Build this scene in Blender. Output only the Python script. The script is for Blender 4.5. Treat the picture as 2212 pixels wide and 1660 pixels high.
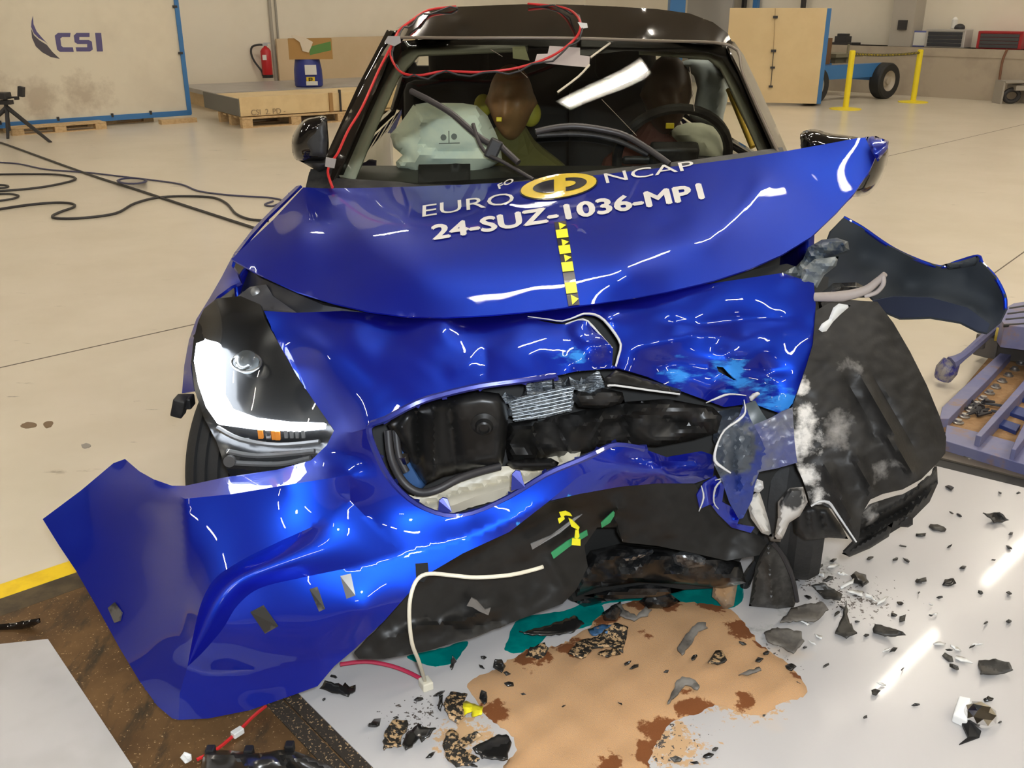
import bpy, bmesh, math, random
import numpy as np
from mathutils import Vector, Matrix
from mathutils.geometry import delaunay_2d_cdt

for o in list(bpy.data.objects):
    bpy.data.objects.remove(o)
SC = bpy.context.scene
COL = SC.collection
R = math.radians

# ------------------------------------------------------------------ camera, world, light, exposure
FPX, PITCH, CAMH = 2050.0, R(21.7), 1.5
cam_d = bpy.data.cameras.new('camera')
cam_d.sensor_width = 36.0
cam_d.lens = FPX / 2212 * 36.0
cam = bpy.data.objects.new('camera', cam_d)
COL.objects.link(cam)
cam.location = (0, 0, CAMH)
cam.rotation_euler = (R(90) - PITCH, 0, 0)
SC.camera = cam
SC.view_settings.view_transform = 'Standard'
SC.view_settings.look = 'None'
SC.view_settings.gamma = 1.0
SC.view_settings.use_curve_mapping = False
SC.view_settings.exposure = 2.4
w = bpy.data.worlds.new('world')
SC.world = w
w.use_nodes = True
w.node_tree.nodes['Background'].inputs[0].default_value = (1.0, 0.9, 0.72, 1)
w.node_tree.nodes['Background'].inputs[1].default_value = 0.05
LAMP_POWER = 19.0
LAMP_COL = (1.0, 0.915, 0.78)
FLASH_W = 36.0
fl = bpy.data.lights.new('camera_flash', 'POINT')   # the photographer's flash, beside the lens
fl.energy = FLASH_W
fl.color = (0.86, 0.93, 1.0)
fl.shadow_soft_size = 0.035
flo = bpy.data.objects.new('camera_flash', fl)
COL.objects.link(flo)
flo.location = (0.05, -0.03, CAMH + 0.07)

# ------------------------------------------------------------------ geometry helpers
_c, _s = math.cos(PITCH), math.sin(PITCH)
def _d(u, v):
    a, b = (u - 1106) / FPX, (830 - v) / FPX
    return a, _c + b * _s, -_s + b * _c
def at(u, v, Y):                         # point at distance Y in front
    x, y, z = _d(u, v); t = Y / y
    return Vector((x * t, Y, CAMH + z * t))
def gz(u, v, z=0.0):                     # point at height z
    x, y, w_ = _d(u, v); t = (z - CAMH) / w_
    return Vector((x * t, y * t, z))
def zy(u, v, z):                         # distance of the point at height z
    return gz(u, v, z).y

AX = Vector((0.70, -0.714, 0)).normalized()      # the hall's two floor directions
BX = Vector((0.714, 0.70, 0)).normalized()

def tag(o, label=None, cat=None, group=None, kind=None):
    if label: o['label'] = label
    if cat: o['category'] = cat
    if group: o['group'] = group
    if kind: o['kind'] = kind
    return o

def empty(name, loc, label=None, cat=None, group=None):
    o = bpy.data.objects.new(name, None)
    o.location = loc
    o.empty_display_size = 0.1
    COL.objects.link(o)
    return tag(o, label, cat, group)

def root_loc(o): return o.location.copy()

def link(name, me, m=None, parent=None):
    o = bpy.data.objects.new(name, me)
    COL.objects.link(o)
    if m is not None:
        for mm in (m if isinstance(m, (list, tuple)) else [m]):
            me.materials.append(mm)
    if parent:
        o.parent = parent
        if parent.type == 'EMPTY':
            o.matrix_parent_inverse = Matrix.Translation(root_loc(parent)).inverted()
    return o

def obj(name, bm, m=None, parent=None, smooth=35, bevel=0):
    me = bpy.data.meshes.new(name)
    bmesh.ops.recalc_face_normals(bm, faces=bm.faces)
    bm.to_mesh(me); bm.free()
    if smooth:
        for p in me.polygons: p.use_smooth = True
        me.set_sharp_from_angle(angle=R(smooth))
    o = link(name, me, m, parent)
    if bevel:
        b = o.modifiers.new('bevel', 'BEVEL'); b.width = bevel; b.segments = 2; b.limit_method = 'ANGLE'
    return o

def NB(): return bmesh.new()

def box(bm, c, size, mx=None, mi=0):
    c = Vector(c); sx, sy, sz = [q / 2 for q in size]
    vs = []
    for dx in (-1, 1):
        for dy in (-1, 1):
            for dz in (-1, 1):
                p = Vector((dx * sx, dy * sy, dz * sz))
                if mx is not None: p = mx @ p
                vs.append(bm.verts.new(c + p))
    for f in ((0, 1, 3, 2), (4, 6, 7, 5), (0, 4, 5, 1), (2, 3, 7, 6), (0, 2, 6, 4), (1, 5, 7, 3)):
        fc = bm.faces.new([vs[i] for i in f]); fc.material_index = mi
    return vs

def axes(x, y=None, z=None):             # 3x3 from the direction of local x (and z up)
    x = Vector(x).normalized(); z = Vector(z or (0, 0, 1)); y = z.cross(x).normalized(); z = x.cross(y)
    return Matrix((x, y, z)).transposed()

def spline(pts, k=6, closed=False):
    P = [Vector(p) for p in pts]; n = len(P); out = []
    rng = range(n if closed else n - 1)
    for i in rng:
        if closed:
            p0, p1, p2, p3 = P[(i - 1) % n], P[i], P[(i + 1) % n], P[(i + 2) % n]
        else:
            p0, p1, p2, p3 = P[max(i - 1, 0)], P[i], P[i + 1], P[min(i + 2, n - 1)]
        for j in range(k):
            t = j / k
            out.append(0.5 * ((2 * p1) + (p2 - p0) * t + (2 * p0 - 5 * p1 + 4 * p2 - p3) * t * t + (3 * p1 - p0 - 3 * p2 + p3) * t ** 3))
    if not closed: out.append(P[-1].copy())
    return out

def tube(bm, pts, r, n=8, k=0, caps=True):
    if k: pts = spline(pts, k)
    pts = [Vector(p) for p in pts]
    rs = r if isinstance(r, (list, tuple)) else None
    prev = None; rings = []
    up = None
    for i, p in enumerate(pts):
        t = (pts[min(i + 1, len(pts) - 1)] - pts[max(i - 1, 0)])
        if t.length < 1e-9: t = Vector((0, 0, 1))
        t.normalize()
        if up is None:
            up = t.orthogonal().normalized()
        else:
            up = (up - t * up.dot(t))
            if up.length < 1e-6: up = t.orthogonal()
            up.normalize()
        sd = t.cross(up)
        rr = r if rs is None else np.interp(i / max(len(pts) - 1, 1), np.linspace(0, 1, len(rs)), rs)
        rings.append([bm.verts.new(p + (up * math.cos(a) + sd * math.sin(a)) * rr) for a in [2 * math.pi * q / n for q in range(n)]])
    for a, b in zip(rings, rings[1:]):
        for q in range(n):
            bm.faces.new((a[q], a[(q + 1) % n], b[(q + 1) % n], b[q]))
    if caps and len(rings) > 1:
        bm.faces.new(rings[0][::-1]); bm.faces.new(rings[-1])

def cyl(bm, a, b, r, n=16, r2=None):
    tube(bm, [a, b], [r, r if r2 is None else r2], n=n)

def lathe(bm, prof, c, mx=None, n=24, caps=True):   # profile of (radius, height) about local z
    c = Vector(c); rings = []
    for r_, h in prof:
        ring = []
        for q in range(n):
            a = 2 * math.pi * q / n
            p = Vector((r_ * math.cos(a), r_ * math.sin(a), h))
            if mx is not None: p = mx @ p
            ring.append(bm.verts.new(c + p))
        rings.append(ring)
    for a, b in zip(rings, rings[1:]):
        for q in range(n):
            bm.faces.new((a[q], a[(q + 1) % n], b[(q + 1) % n], b[q]))
    if caps: bm.faces.new(rings[0][::-1]); bm.faces.new(rings[-1])

def prism(bm, pts, n_vec):               # polygon of 3D points pushed along n_vec
    a = [bm.verts.new(Vector(p)) for p in pts]
    b = [bm.verts.new(Vector(p) + Vector(n_vec)) for p in pts]
    bm.faces.new(a); bm.faces.new(b[::-1])
    for i in range(len(a)):
        j = (i + 1) % len(a)
        bm.faces.new((a[j], a[i], b[i], b[j]))

# smooth sheet through control points: thin plate spline of the distance over the outline
def tps(ctrl):
    P = np.array([(c[0] / 1000., c[1] / 1000.) for c in ctrl]); Yv = np.array([c[2] for c in ctrl], float)
    n = len(P)
    r2 = ((P[:, None, :] - P[None]) ** 2).sum(-1)
    K = np.where(r2 > 0, 0.5 * r2 * np.log(r2 + 1e-20), 0) + np.eye(n) * 1e-7
    A = np.zeros((n + 3, n + 3)); A[:n, :n] = K; A[:n, n] = 1; A[:n, n + 1:] = P; A[n, :n] = 1; A[n + 1:, :n] = P.T
    sol = np.linalg.lstsq(A, np.concatenate([Yv, [0, 0, 0]]), rcond=None)[0]
    def f(Q):
        Q = np.asarray(Q, float) / 1000.
        r2 = ((Q[:, None, :] - P[None]) ** 2).sum(-1)
        return np.where(r2 > 0, 0.5 * r2 * np.log(r2 + 1e-20), 0) @ sol[:n] + sol[n] + Q @ sol[n + 1:]
    return f

def dens(loop, step, closed=True):
    out = []
    n = len(loop)
    for i in range(n if closed else n - 1):
        a, b = np.array(loop[i], float), np.array(loop[(i + 1) % n], float)
        k = max(1, int(math.hypot(*(b - a)[:2]) / step + .5))
        for j in range(k): out.append(a + (b - a) * j / k)
    if not closed: out.append(np.array(loop[-1], float))
    return np.array(out)

def resample(line, n):                   # smooth line of (u, v, Y) at n evenly spaced points
    P = np.array([tuple(p) for p in spline(line, 12)]); d = np.concatenate([[0], np.cumsum(np.hypot(*np.diff(P[:, :2], axis=0).T))])
    return [tuple(np.interp(t, d, P[:, k]) for k in range(3)) for t in np.linspace(0, d[-1], n)]

def inside(Q, poly):
    x, y = Q[:, 0], Q[:, 1]; r_ = np.zeros(len(Q), bool); n = len(poly)
    for i in range(n):
        x1, y1 = poly[i][:2]; x2, y2 = poly[(i + 1) % n][:2]
        cnd = ((y1 > y) != (y2 > y))
        with np.errstate(divide='ignore', invalid='ignore'):
            r_ ^= cnd & (x < (x2 - x1) * (y - y1) / ((y2 - y1) if y2 != y1 else 1e-12) + x1)
    return r_

def segdist(Q, line):
    L = np.array([p[:2] for p in line], float); best = np.full(len(Q), 1e9); par = np.zeros(len(Q)); m = len(L) - 1
    for i in range(m):
        a, b = L[i], L[i + 1]; ab = b - a; q = ((Q - a) @ ab) / max(ab @ ab, 1e-9); q = np.clip(q, 0, 1)
        dd = np.hypot(*(Q - (a + q[:, None] * ab)).T)
        k = dd < best; par[k] = (i + q[k]) / m; best = np.minimum(best, dd)
    return best, par

def triangulate(loop, holes, step):
    rings = [loop] + list(holes)
    V, E = [], []
    for rg in rings:
        b0 = len(V); V += [tuple(p[:2]) for p in rg]
        E += [(b0 + i, b0 + (i + 1) % len(rg)) for i in range(len(rg))]
    lo, hi = np.min(np.array(V), 0), np.max(np.array(V), 0)
    gx = []
    hy = step * 0.866
    for j, y in enumerate(np.arange(lo[1] + hy / 2, hi[1], hy)):
        for x in np.arange(lo[0] + (step / 2 if j % 2 else 0), hi[0], step): gx.append((x, y))
    if gx:
        G = np.array(gx); k = inside(G, loop)
        for h in holes: k &= ~inside(G, h)
        for rg in rings:
            k &= segdist(G, np.vstack([np.array(rg)[:, :2], np.array(rg)[:1, :2]]))[0] > step * .45
        V += [tuple(p) for p in G[k]]
    vs, _, fs, *_ = delaunay_2d_cdt([Vector(p) for p in V], E, [], 0, 1e-4)
    vs = np.array([tuple(p) for p in vs])
    fs = [tuple(f) for f in fs if len(f) == 3]
    C = np.array([vs[list(f)].mean(0) for f in fs])
    k = inside(C, loop)
    for h in holes: k &= ~inside(C, h)
    return vs, [f for f, q in zip(fs, k) if q]

def rays(Q):
    a, b = (Q[:, 0] - 1106) / FPX, (830 - Q[:, 1]) / FPX
    return a, _c + b * _s, -_s + b * _c

def space(Q, Y):
    x, y, z = rays(Q); t = Y / y
    return np.stack([x * t, Y, CAMH + z * t], 1)

def creased(Q, Y, creases):
    for cr in creases:
        line, amp, wd = cr[:3]
        dd, par = segdist(Q, line)
        fade = np.clip(np.minimum(par, 1 - par) / .2, 0, 1) if len(cr) > 3 and cr[3] else 1
        Y = Y + amp * np.exp(-dd / wd) * fade
    return Y

def sheet(name, facets, m, parent=None, step=14, thick=.003, creases=(), holes=(), noise=None, smooth=40, grids=()):
    """facets: list of (loop, inner controls); one mesh, creased where facets meet."""
    if not isinstance(facets[0][0][0], (tuple, list)): facets = [(facets[0], facets[1] if len(facets) > 1 else [])]
    AV, AF = [], []
    for loop, inner in facets:
        dl = dens(loop, step)
        hl = [dens(h, step) for h in holes] if len(facets) == 1 else []
        ctrl = ([tuple(p) for p in dl] if len(facets) > 1 else [tuple(p) for p in loop]) + [tuple(p) for p in inner]
        for h in holes:
            if len(facets) == 1: ctrl += [tuple(p) for p in h if len(p) > 2]
        f = tps(ctrl)
        vs, fs = triangulate(dl, hl, step)
        Y = creased(vs, f(vs), creases)
        if len(facets) > 1:              # the shared outline stays exactly on its own line
            nb = len(dl); Y[:nb] = creased(vs[:nb], dl[:, 2], creases)
        if noise:
            amp, sc_ = noise[:2]
            ph = np.array([math.sin(a * sc_ * .013 + 1.7 * math.sin(b * sc_ * .011)) * math.cos(b * sc_ * .017 + 1.3 * math.cos(a * sc_ * .009)) for a, b in vs])
            Y = Y + amp * ph
        b0 = len(AV); AV += [tuple(p) for p in space(vs, Y)]
        AF += [tuple(i + b0 for i in t) for t in fs]
    for g in grids:                      # ruled strips between two lines
        n, m_ = g.shape[:2]; b0 = len(AV)
        AV += [tuple(p) for p in space(g[:, :, :2].reshape(-1, 2), g[:, :, 2].reshape(-1))]
        AF += [(b0 + i * m_ + j, b0 + i * m_ + j + 1, b0 + (i + 1) * m_ + j + 1, b0 + (i + 1) * m_ + j) for i in range(n - 1) for j in range(m_ - 1)]
    me = bpy.data.meshes.new(name)
    me.from_pydata(AV, [], AF)
    bm = bmesh.new(); bm.from_mesh(me)
    bmesh.ops.remove_doubles(bm, verts=bm.verts, dist=2e-5)
    bmesh.ops.dissolve_degenerate(bm, edges=bm.edges, dist=2e-5)
    bmesh.ops.recalc_face_normals(bm, faces=bm.faces)
    bm.normal_update()
    cp = Vector((0, 0, CAMH))
    if sum(fc.normal.dot((fc.calc_center_median() - cp).normalized()) * fc.calc_area() for fc in bm.faces) > 0: bmesh.ops.reverse_faces(bm, faces=bm.faces)
    bm.to_mesh(me); bm.free()
    for p in me.polygons: p.use_smooth = True
    me.set_sharp_from_angle(angle=R(smooth))
    o = link(name, me, m, parent)
    if thick:
        q = o.modifiers.new('thick', 'SOLIDIFY'); q.thickness = thick; q.offset = -1
        es = o.modifiers.new('edge', 'EDGE_SPLIT'); es.split_angle = R(50)
    return o

def pillow(name, loop, Y, df, db, m, parent=None, step=10, rim=40, creases=(), inner=None, smooth=60, noise=None):
    """closed solid with the given outline, bulging df to the front and db to the back."""
    lp = [(p[0], p[1], p[2] if len(p) > 2 else Y) for p in loop]
    dl = dens(lp, step)
    vs, fs = triangulate(dl, [], step)
    base = tps(lp + (inner or []))(vs)
    dd = segdist(vs, np.vstack([dl[:, :2], dl[:1, :2]]))[0]
    q = np.clip(dd / rim, 0, 1); h = np.sqrt(np.clip(1 - (1 - q) ** 2, 0, 1))
    base[:len(dl)] = dl[:, 2]; h[:len(dl)] = 0
    Yf = creased(vs, base - df * h, creases)
    Yf[:len(dl)] = dl[:, 2]
    if noise:
        Yf[len(dl):] += np.array([noise[0] * math.sin(a * noise[1] + 2 * math.sin(b * noise[1] * .7)) * math.cos(b * noise[1] * 1.3) for a, b in vs[len(dl):]])
    Yb = base + db * h
    n = len(vs); nb = len(dl)
    V = [tuple(p) for p in space(vs, Yf)] + [tuple(p) for p in space(vs, Yb)]
    mp = lambda i: i if i < nb else i + n
    Fc = list(fs) + [(mp(c_), mp(b_), mp(a_)) for a_, b_, c_ in fs]
    me = bpy.data.meshes.new(name)
    me.from_pydata(V, [], Fc)
    bm = bmesh.new(); bm.from_mesh(me)
    bmesh.ops.delete(bm, geom=[v_ for v_ in bm.verts if not v_.link_faces], context='VERTS')
    return obj(name, bm, m, parent, smooth)

def curve_px(loop, k=4, closed=True):    # smooth an outline of (u, v[, Y])
    n_ = len(loop[0])
    return [tuple(p)[:n_] for p in spline([tuple(q) + ((0,) if len(q) < 3 else ()) for q in loop], k, closed)]

# ------------------------------------------------------------------ materials
def mat(name, col, rough=.5, metal=0., coat=0., spec=.5, alpha=None, col2=None, nscale=6., ndetail=4., lo=.45, hi=.6, stretch=(1, 1, 1), bump=0., bscale=60., emit=None, estr=0., sheen=0, coat_rough=.03):
    m = bpy.data.materials.new(name); m.use_nodes = True
    nt = m.node_tree; b = nt.nodes['Principled BSDF']
    b.inputs['Base Color'].default_value = (*col, 1)
    b.inputs['Roughness'].default_value = rough
    b.inputs['Metallic'].default_value = metal
    b.inputs['Coat Weight'].default_value = coat
    b.inputs['Coat Roughness'].default_value = coat_rough
    b.inputs['Specular IOR Level'].default_value = spec
    if emit:
        b.inputs['Emission Color'].default_value = (*emit, 1); b.inputs['Emission Strength'].default_value = estr
    if col2 or bump:
        tc = nt.nodes.new('ShaderNodeTexCoord'); mp = nt.nodes.new('ShaderNodeMapping'); mp.inputs['Scale'].default_value = stretch
        nt.links.new(tc.outputs['Object'], mp.inputs[0])
    if col2:
        add_layer(m, col2, nscale, lo, hi, ndetail, mp)
    if bump:
        n2 = nt.nodes.new('ShaderNodeTexNoise'); n2.inputs['Scale'].default_value = bscale; n2.inputs['Detail'].default_value = 3
        nt.links.new(mp.outputs[0], n2.inputs[0])
        bp = nt.nodes.new('ShaderNodeBump'); bp.inputs['Strength'].default_value = bump; bp.inputs['Distance'].default_value = .01
        nt.links.new(n2.outputs[0], bp.inputs['Height']); nt.links.new(bp.outputs[0], b.inputs['Normal'])
    return m

def add_layer(m, col, nscale, lo, hi, detail=4., mp=None, spots=None, rough=None, stretch=None, metal=None, coat=None, seed=0., amp=.5):
    """a stain, scuff or dust over the base colour where a noise passes lo..hi, optionally only near given points (x,y,z,r)."""
    nt = m.node_tree; b = nt.nodes['Principled BSDF']; N = nt.nodes.new; L = nt.links.new
    if mp is None:
        tc = N('ShaderNodeTexCoord'); mp = N('ShaderNodeMapping'); L(tc.outputs['Object'], mp.inputs[0])
        mp.inputs['Scale'].default_value = stretch or (1, 1, 1); mp.inputs['Location'].default_value = (seed, seed * .7, seed * .3)
    nz = N('ShaderNodeTexNoise'); nz.inputs['Scale'].default_value = nscale; nz.inputs['Detail'].default_value = detail; nz.inputs['Roughness'].default_value = .65
    L(mp.outputs[0], nz.inputs[0]); val = nz.outputs[0]
    if spots:
        g = N('ShaderNodeNewGeometry'); cur = None
        for (x, y, z, r_) in spots:
            dv = N('ShaderNodeVectorMath'); dv.operation = 'DISTANCE'; L(g.outputs['Position'], dv.inputs[0]); dv.inputs[1].default_value = (x, y, z)
            mr = N('ShaderNodeMapRange'); mr.inputs['From Min'].default_value = 0; mr.inputs['From Max'].default_value = r_; mr.inputs['To Min'].default_value = amp; mr.inputs['To Max'].default_value = -.6
            mr.clamp = True
            L(dv.outputs['Value'], mr.inputs['Value']); o_ = mr.outputs[0]
            if cur is None: cur = o_
            else:
                mx = N('ShaderNodeMath'); mx.operation = 'MAXIMUM'; L(cur, mx.inputs[0]); L(o_, mx.inputs[1]); cur = mx.outputs[0]
        ad = N('ShaderNodeMath'); ad.operation = 'ADD'; L(val, ad.inputs[0]); L(cur, ad.inputs[1]); val = ad.outputs[0]
    mr = N('ShaderNodeMapRange'); mr.inputs['From Min'].default_value = lo; mr.inputs['From Max'].default_value = hi; L(val, mr.inputs['Value'])
    def over(sock, new, is_col=False):
        mx = N('ShaderNodeMix'); mx.data_type = 'RGBA' if is_col else 'FLOAT'
        ia, ib, io = (6, 7, 2) if is_col else (2, 3, 0)
        L(mr.outputs[0], mx.inputs[0])
        if sock.is_linked: L(sock.links[0].from_socket, mx.inputs[ia])
        else: mx.inputs[ia].default_value = sock.default_value
        mx.inputs[ib].default_value = (*new, 1) if is_col else new
        L(mx.outputs[io], sock)
    over(b.inputs['Base Color'], col, True)
    if rough is not None: over(b.inputs['Roughness'], rough)
    if metal is not None: over(b.inputs['Metallic'], metal)
    if coat is not None: over(b.inputs['Coat Weight'], coat)
    ms = [n_ for n_ in nt.nodes if n_.type == 'MIX_SHADER']
    if ms and metal is not None: over(ms[0].inputs[0], .05)
    return m

def glass(name, tint, ior=1.5, rough=0.0, film=0.0):
    m = bpy.data.materials.new(name); m.use_nodes = True; nt = m.node_tree; nt.nodes.clear(); N = nt.nodes.new; L = nt.links.new
    out = N('ShaderNodeOutputMaterial'); tr = N('ShaderNodeBsdfTransparent'); tr.inputs[0].default_value = (*tint, 1)
    gl = N('ShaderNodeBsdfGlossy'); gl.inputs['Roughness'].default_value = rough
    fr = N('ShaderNodeFresnel'); fr.inputs[0].default_value = ior
    mx = N('ShaderNodeMixShader'); L(fr.outputs[0], mx.inputs[0]); L(tr.outputs[0], mx.inputs[1]); L(gl.outputs[0], mx.inputs[2])
    if film:
        df = N('ShaderNodeBsdfDiffuse'); df.inputs[0].default_value = (.6, .65, .6, 1)
        m2 = N('ShaderNodeMixShader'); m2.inputs[0].default_value = film; L(mx.outputs[0], m2.inputs[1]); L(df.outputs[0], m2.inputs[2]); mx = m2
    L(mx.outputs[0], out.inputs[0])
    return m

def two_lobe(m, flake, rough, fac):     # metallic flakes under the same clear coat
    nt = m.node_tree; b = nt.nodes['Principled BSDF']; N = nt.nodes.new
    f = N('ShaderNodeBsdfPrincipled'); f.name = 'flakes'
    f.inputs['Base Color'].default_value = (*flake, 1); f.inputs['Metallic'].default_value = 1; f.inputs['Roughness'].default_value = rough
    f.inputs['Coat Weight'].default_value = 1; f.inputs['Coat Roughness'].default_value = b.inputs['Coat Roughness'].default_value
    mx = N('ShaderNodeMixShader'); mx.inputs[0].default_value = fac; out = nt.nodes['Material Output']
    nt.links.new(b.outputs[0], mx.inputs[1]); nt.links.new(f.outputs[0], mx.inputs[2]); nt.links.new(mx.outputs[0], out.inputs['Surface'])

def P3(pts):                             # spots on the ground etc from (u, v, Y, r)
    return [(*at(u, v, Y), r_) for u, v, Y, r_ in pts]
def G3(pts):
    return [(*gz(u, v), r_) for u, v, r_ in pts]

M = {}
M['black_plastic'] = mat('black_plastic', (.009, .009, .010), .45, spec=.3, col2=(.03, .029, .027), nscale=9)
M['black_gloss'] = mat('black_gloss', (.006, .005, .005), .08, coat=1)
M['dark'] = mat('dark_interior', (.012, .012, .011), .7)
M['rubber'] = mat('rubber', (.018, .018, .018), .65, bump=.15)
M['steel'] = mat('steel', (.42, .41, .39), .35, .9)
M['white_paint'] = mat('white_paint', (.75, .74, .70), .4)
M['yellow'] = mat('yellow', (.85, .68, .02), .45)
M['pine'] = mat('pine_wood', (.60, .42, .22), .6, col2=(.50, .33, .16), nscale=5, stretch=(1, 8, 8))
M['ply'] = mat('plywood', (.66, .50, .29), .55, col2=(.60, .44, .24), nscale=2, stretch=(1, 1, 3))
M['blue_steel'] = mat('blue_steel', (.05, .19, .46), .4, .1)
M['cable'] = mat('cable', (.03, .028, .03), .5)
M['red_wire'] = mat('red_wire', (.55, .02, .02), .4)
M['chrome'] = mat('chrome', (.85, .85, .85), .08, 1)
M['tape_grey'] = mat('tape_grey', (.16, .15, .14), .3, .3)
M['tape_black'] = mat('tape_black', (.008, .008, .008), .6, spec=.15)
# ------------------------------------------------------------------ the hall
CORNER = Vector((1.74, 24.17, 0))
HALL_H = 7.2
LAMP_EXTRA = [(-2.2, .61)]
def struct(name, bm, m, smooth=0):
    return tag(obj(name, bm, m, smooth=smooth), kind='structure')

m_floor = mat('painted_concrete', (.68, .61, .49), .28, spec=.35, col2=(.62, .55, .43), nscale=1.1, lo=.42, hi=.66, coat=.15, coat_rough=.12)
add_layer(m_floor, (.33, .27, .19), 3.0, .66, .74, 8., stretch=(1, 3.2, 1), seed=4)
add_layer(m_floor, (.20, .17, .13), 14., .70, .75, 6., stretch=(.25, 1.6, 1), seed=9)
fm = Matrix.Rotation(math.atan2(AX.y, AX.x), 3, 'Z')
bm = NB(); mid = CORNER + AX * 18 - BX * 22
box(bm, mid + Vector((0, 0, -.1)), (37, 45, .2), fm)
struct('floor', bm, m_floor)
m_wall = mat('painted_wall', (.78, .72, .60), .7, col2=(.74, .68, .56), nscale=.5)
bm = NB(); box(bm, CORNER - BX * 22 - AX * .1 + Vector((0, 0, HALL_H / 2)), (.2, 45, HALL_H), fm); struct('wall_left', bm, m_wall)
bm = NB(); box(bm, CORNER + AX * 18 + BX * .1 + Vector((0, 0, HALL_H / 2)), (37, .2, HALL_H), fm); struct('wall_right', bm, m_wall)
bm = NB(); box(bm, CORNER - BX * 22 + AX * 36.4 + Vector((0, 0, HALL_H / 2)), (.2, 45, HALL_H), fm); struct('wall_front', bm, m_wall)
bm = NB(); box(bm, CORNER + AX * 18 - BX * 44.4 + Vector((0, 0, HALL_H / 2)), (37, .2, HALL_H), fm); struct('wall_back', bm, m_wall)
m_ceil = mat('ceiling_paint', (.11, .095, .075), .8)
bm = NB(); box(bm, mid + Vector((0, 0, HALL_H + .1)), (37, 45, .2), fm); struct('ceiling', bm, m_ceil)

# fluorescent lamps in rows under the ceiling (they show as streaks in the car and on the floor)
m_tube = mat('lamp_tube', (1, 1, 1), .4, emit=LAMP_COL, estr=LAMP_POWER)
m_house = mat('lamp_housing', (.7, .7, .68), .4)
lamp0 = empty('ceiling_lamp', (5.5, 10.85, HALL_H), 'long white fluorescent ceiling lamp mirrored as streaks in the car paint', 'ceiling lamp', 'fluorescent ceiling lamps')
bm = NB(); box(bm, lamp0.location + Vector((0, 0, -.13)), (.26, 2.0, .1), fm); box(bm, lamp0.location + Vector((0, 0, -.04)), (.05, 1.2, .08), fm)
obj('housing', bm, m_house, lamp0, 0)
bm = NB(); box(bm, lamp0.location + Vector((0, 0, -.20)), (.13, 1.9, .05), fm)
tube_o = obj('tube', bm, m_tube, lamp0)
spots = [(i, 0) for i in range(-6, 3) if i not in (0, -3)] + [(i, j) for j in (-2, 2, 4) for i in range(-6, 3) if (i + j / 2) % 2 == 0 or j == 2] + LAMP_EXTRA
for i, j in spots:
        p = lamp0.location + BX * (3.75 * i) + AX * (3.9 * j)
        if (p - CORNER).dot(AX) < 1 or (p - CORNER).dot(AX) > 35 or (p - CORNER).dot(BX) > -1.0: continue
        r_ = lamp0.copy(); r_.location = p; COL.objects.link(r_)
        for ch in list(lamp0.children):
            c_ = ch.copy(); c_.parent = r_; c_.matrix_parent_inverse = ch.matrix_parent_inverse.copy(); COL.objects.link(c_)

# yellow line and track floor: steel plate, rails, boards
UP = Vector((0, 0, 1))
m_joint = mat('floor_joint', (.16, .13, .10), .8)
for k, (ja, jb) in enumerate((((-300, 862), (470, 690)), ((1900, 342), (2400, 225)), ((2100, 625), (2400, 410)))):
    a_, b_ = gz(*ja), gz(*jb); n_ = (b_ - a_).cross(UP).normalized() * .004
    bm = NB(); prism(bm, [a_ - n_ + UP * .0015, b_ - n_ + UP * .0015, b_ + n_ + UP * .0015, a_ + n_ + UP * .0015], (0, 0, -.01)); struct('trim_%d' % (12 + k), bm, m_joint)
m_plate = mat('rusty_plate', (.115, .062, .026), .35, .35, col2=(.21, .115, .045), nscale=3.5, stretch=(1, 1, 1), lo=.4, hi=.65)
add_layer(m_plate, (.05, .036, .022), 5, .52, .66, 5., stretch=(3, 1, 1), seed=2)
add_layer(m_plate, (.30, .20, .045), 3., .72, .78, 5., seed=7)
add_layer(m_plate, (.55, .38, .2), 160., .66, .70, 2., seed=1)
def ground_quad(name, pts, z0, z1, m, kind=None, **k):
    bm = NB(); prism(bm, [Vector((p[0], p[1], z1)) for p in pts], (0, 0, z0 - z1))
    o = obj(name, bm, m, smooth=0)
    if kind: tag(o, kind=kind)
    return o
e0 = gz(163, 1210); e1 = gz(0, 1265); dy = (e0 - e1).normalized()
Tq = AX                                   # the track runs this way
yl0 = e1 - BX * 3; 
def strip(name, start, along, la, across, wa, z0, z1, m, kind=None):
    a = start; pts = [a, a + along * la, a + along * la + across * wa, a + across * wa]
    return ground_quad(name, pts, z0, z1, m, kind)
across = Vector((-dy.y, dy.x, 0)) * -1    # toward the viewer
m_yel = mat('floor_yellow', (.82, .56, .01), .4, col2=(.7, .45, .01), nscale=8)
m_dkst = mat('dark_strip', (.05, .036, .02), .45, .2, col2=(.10, .07, .035), nscale=10)
wyl = abs((gz(0, 1297) - e1).dot(across)); wdk = abs((gz(0, 1335) - e1).dot(across))
strip('trim_1', e1 - dy * 2.2, dy, 4.76, across, wyl, -.02, .003, m_yel, 'structure')
strip('trim_2', e1 - dy * 2.2 + across * wyl, dy, 4.76, across, wdk - wyl, -.02, .004, m_dkst, 'structure')
strip('floor_plate', e1 - dy * 2.2 + across * wdk, dy, 4.76, across, 3.6, -.02, .0035, m_plate, 'structure')
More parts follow.
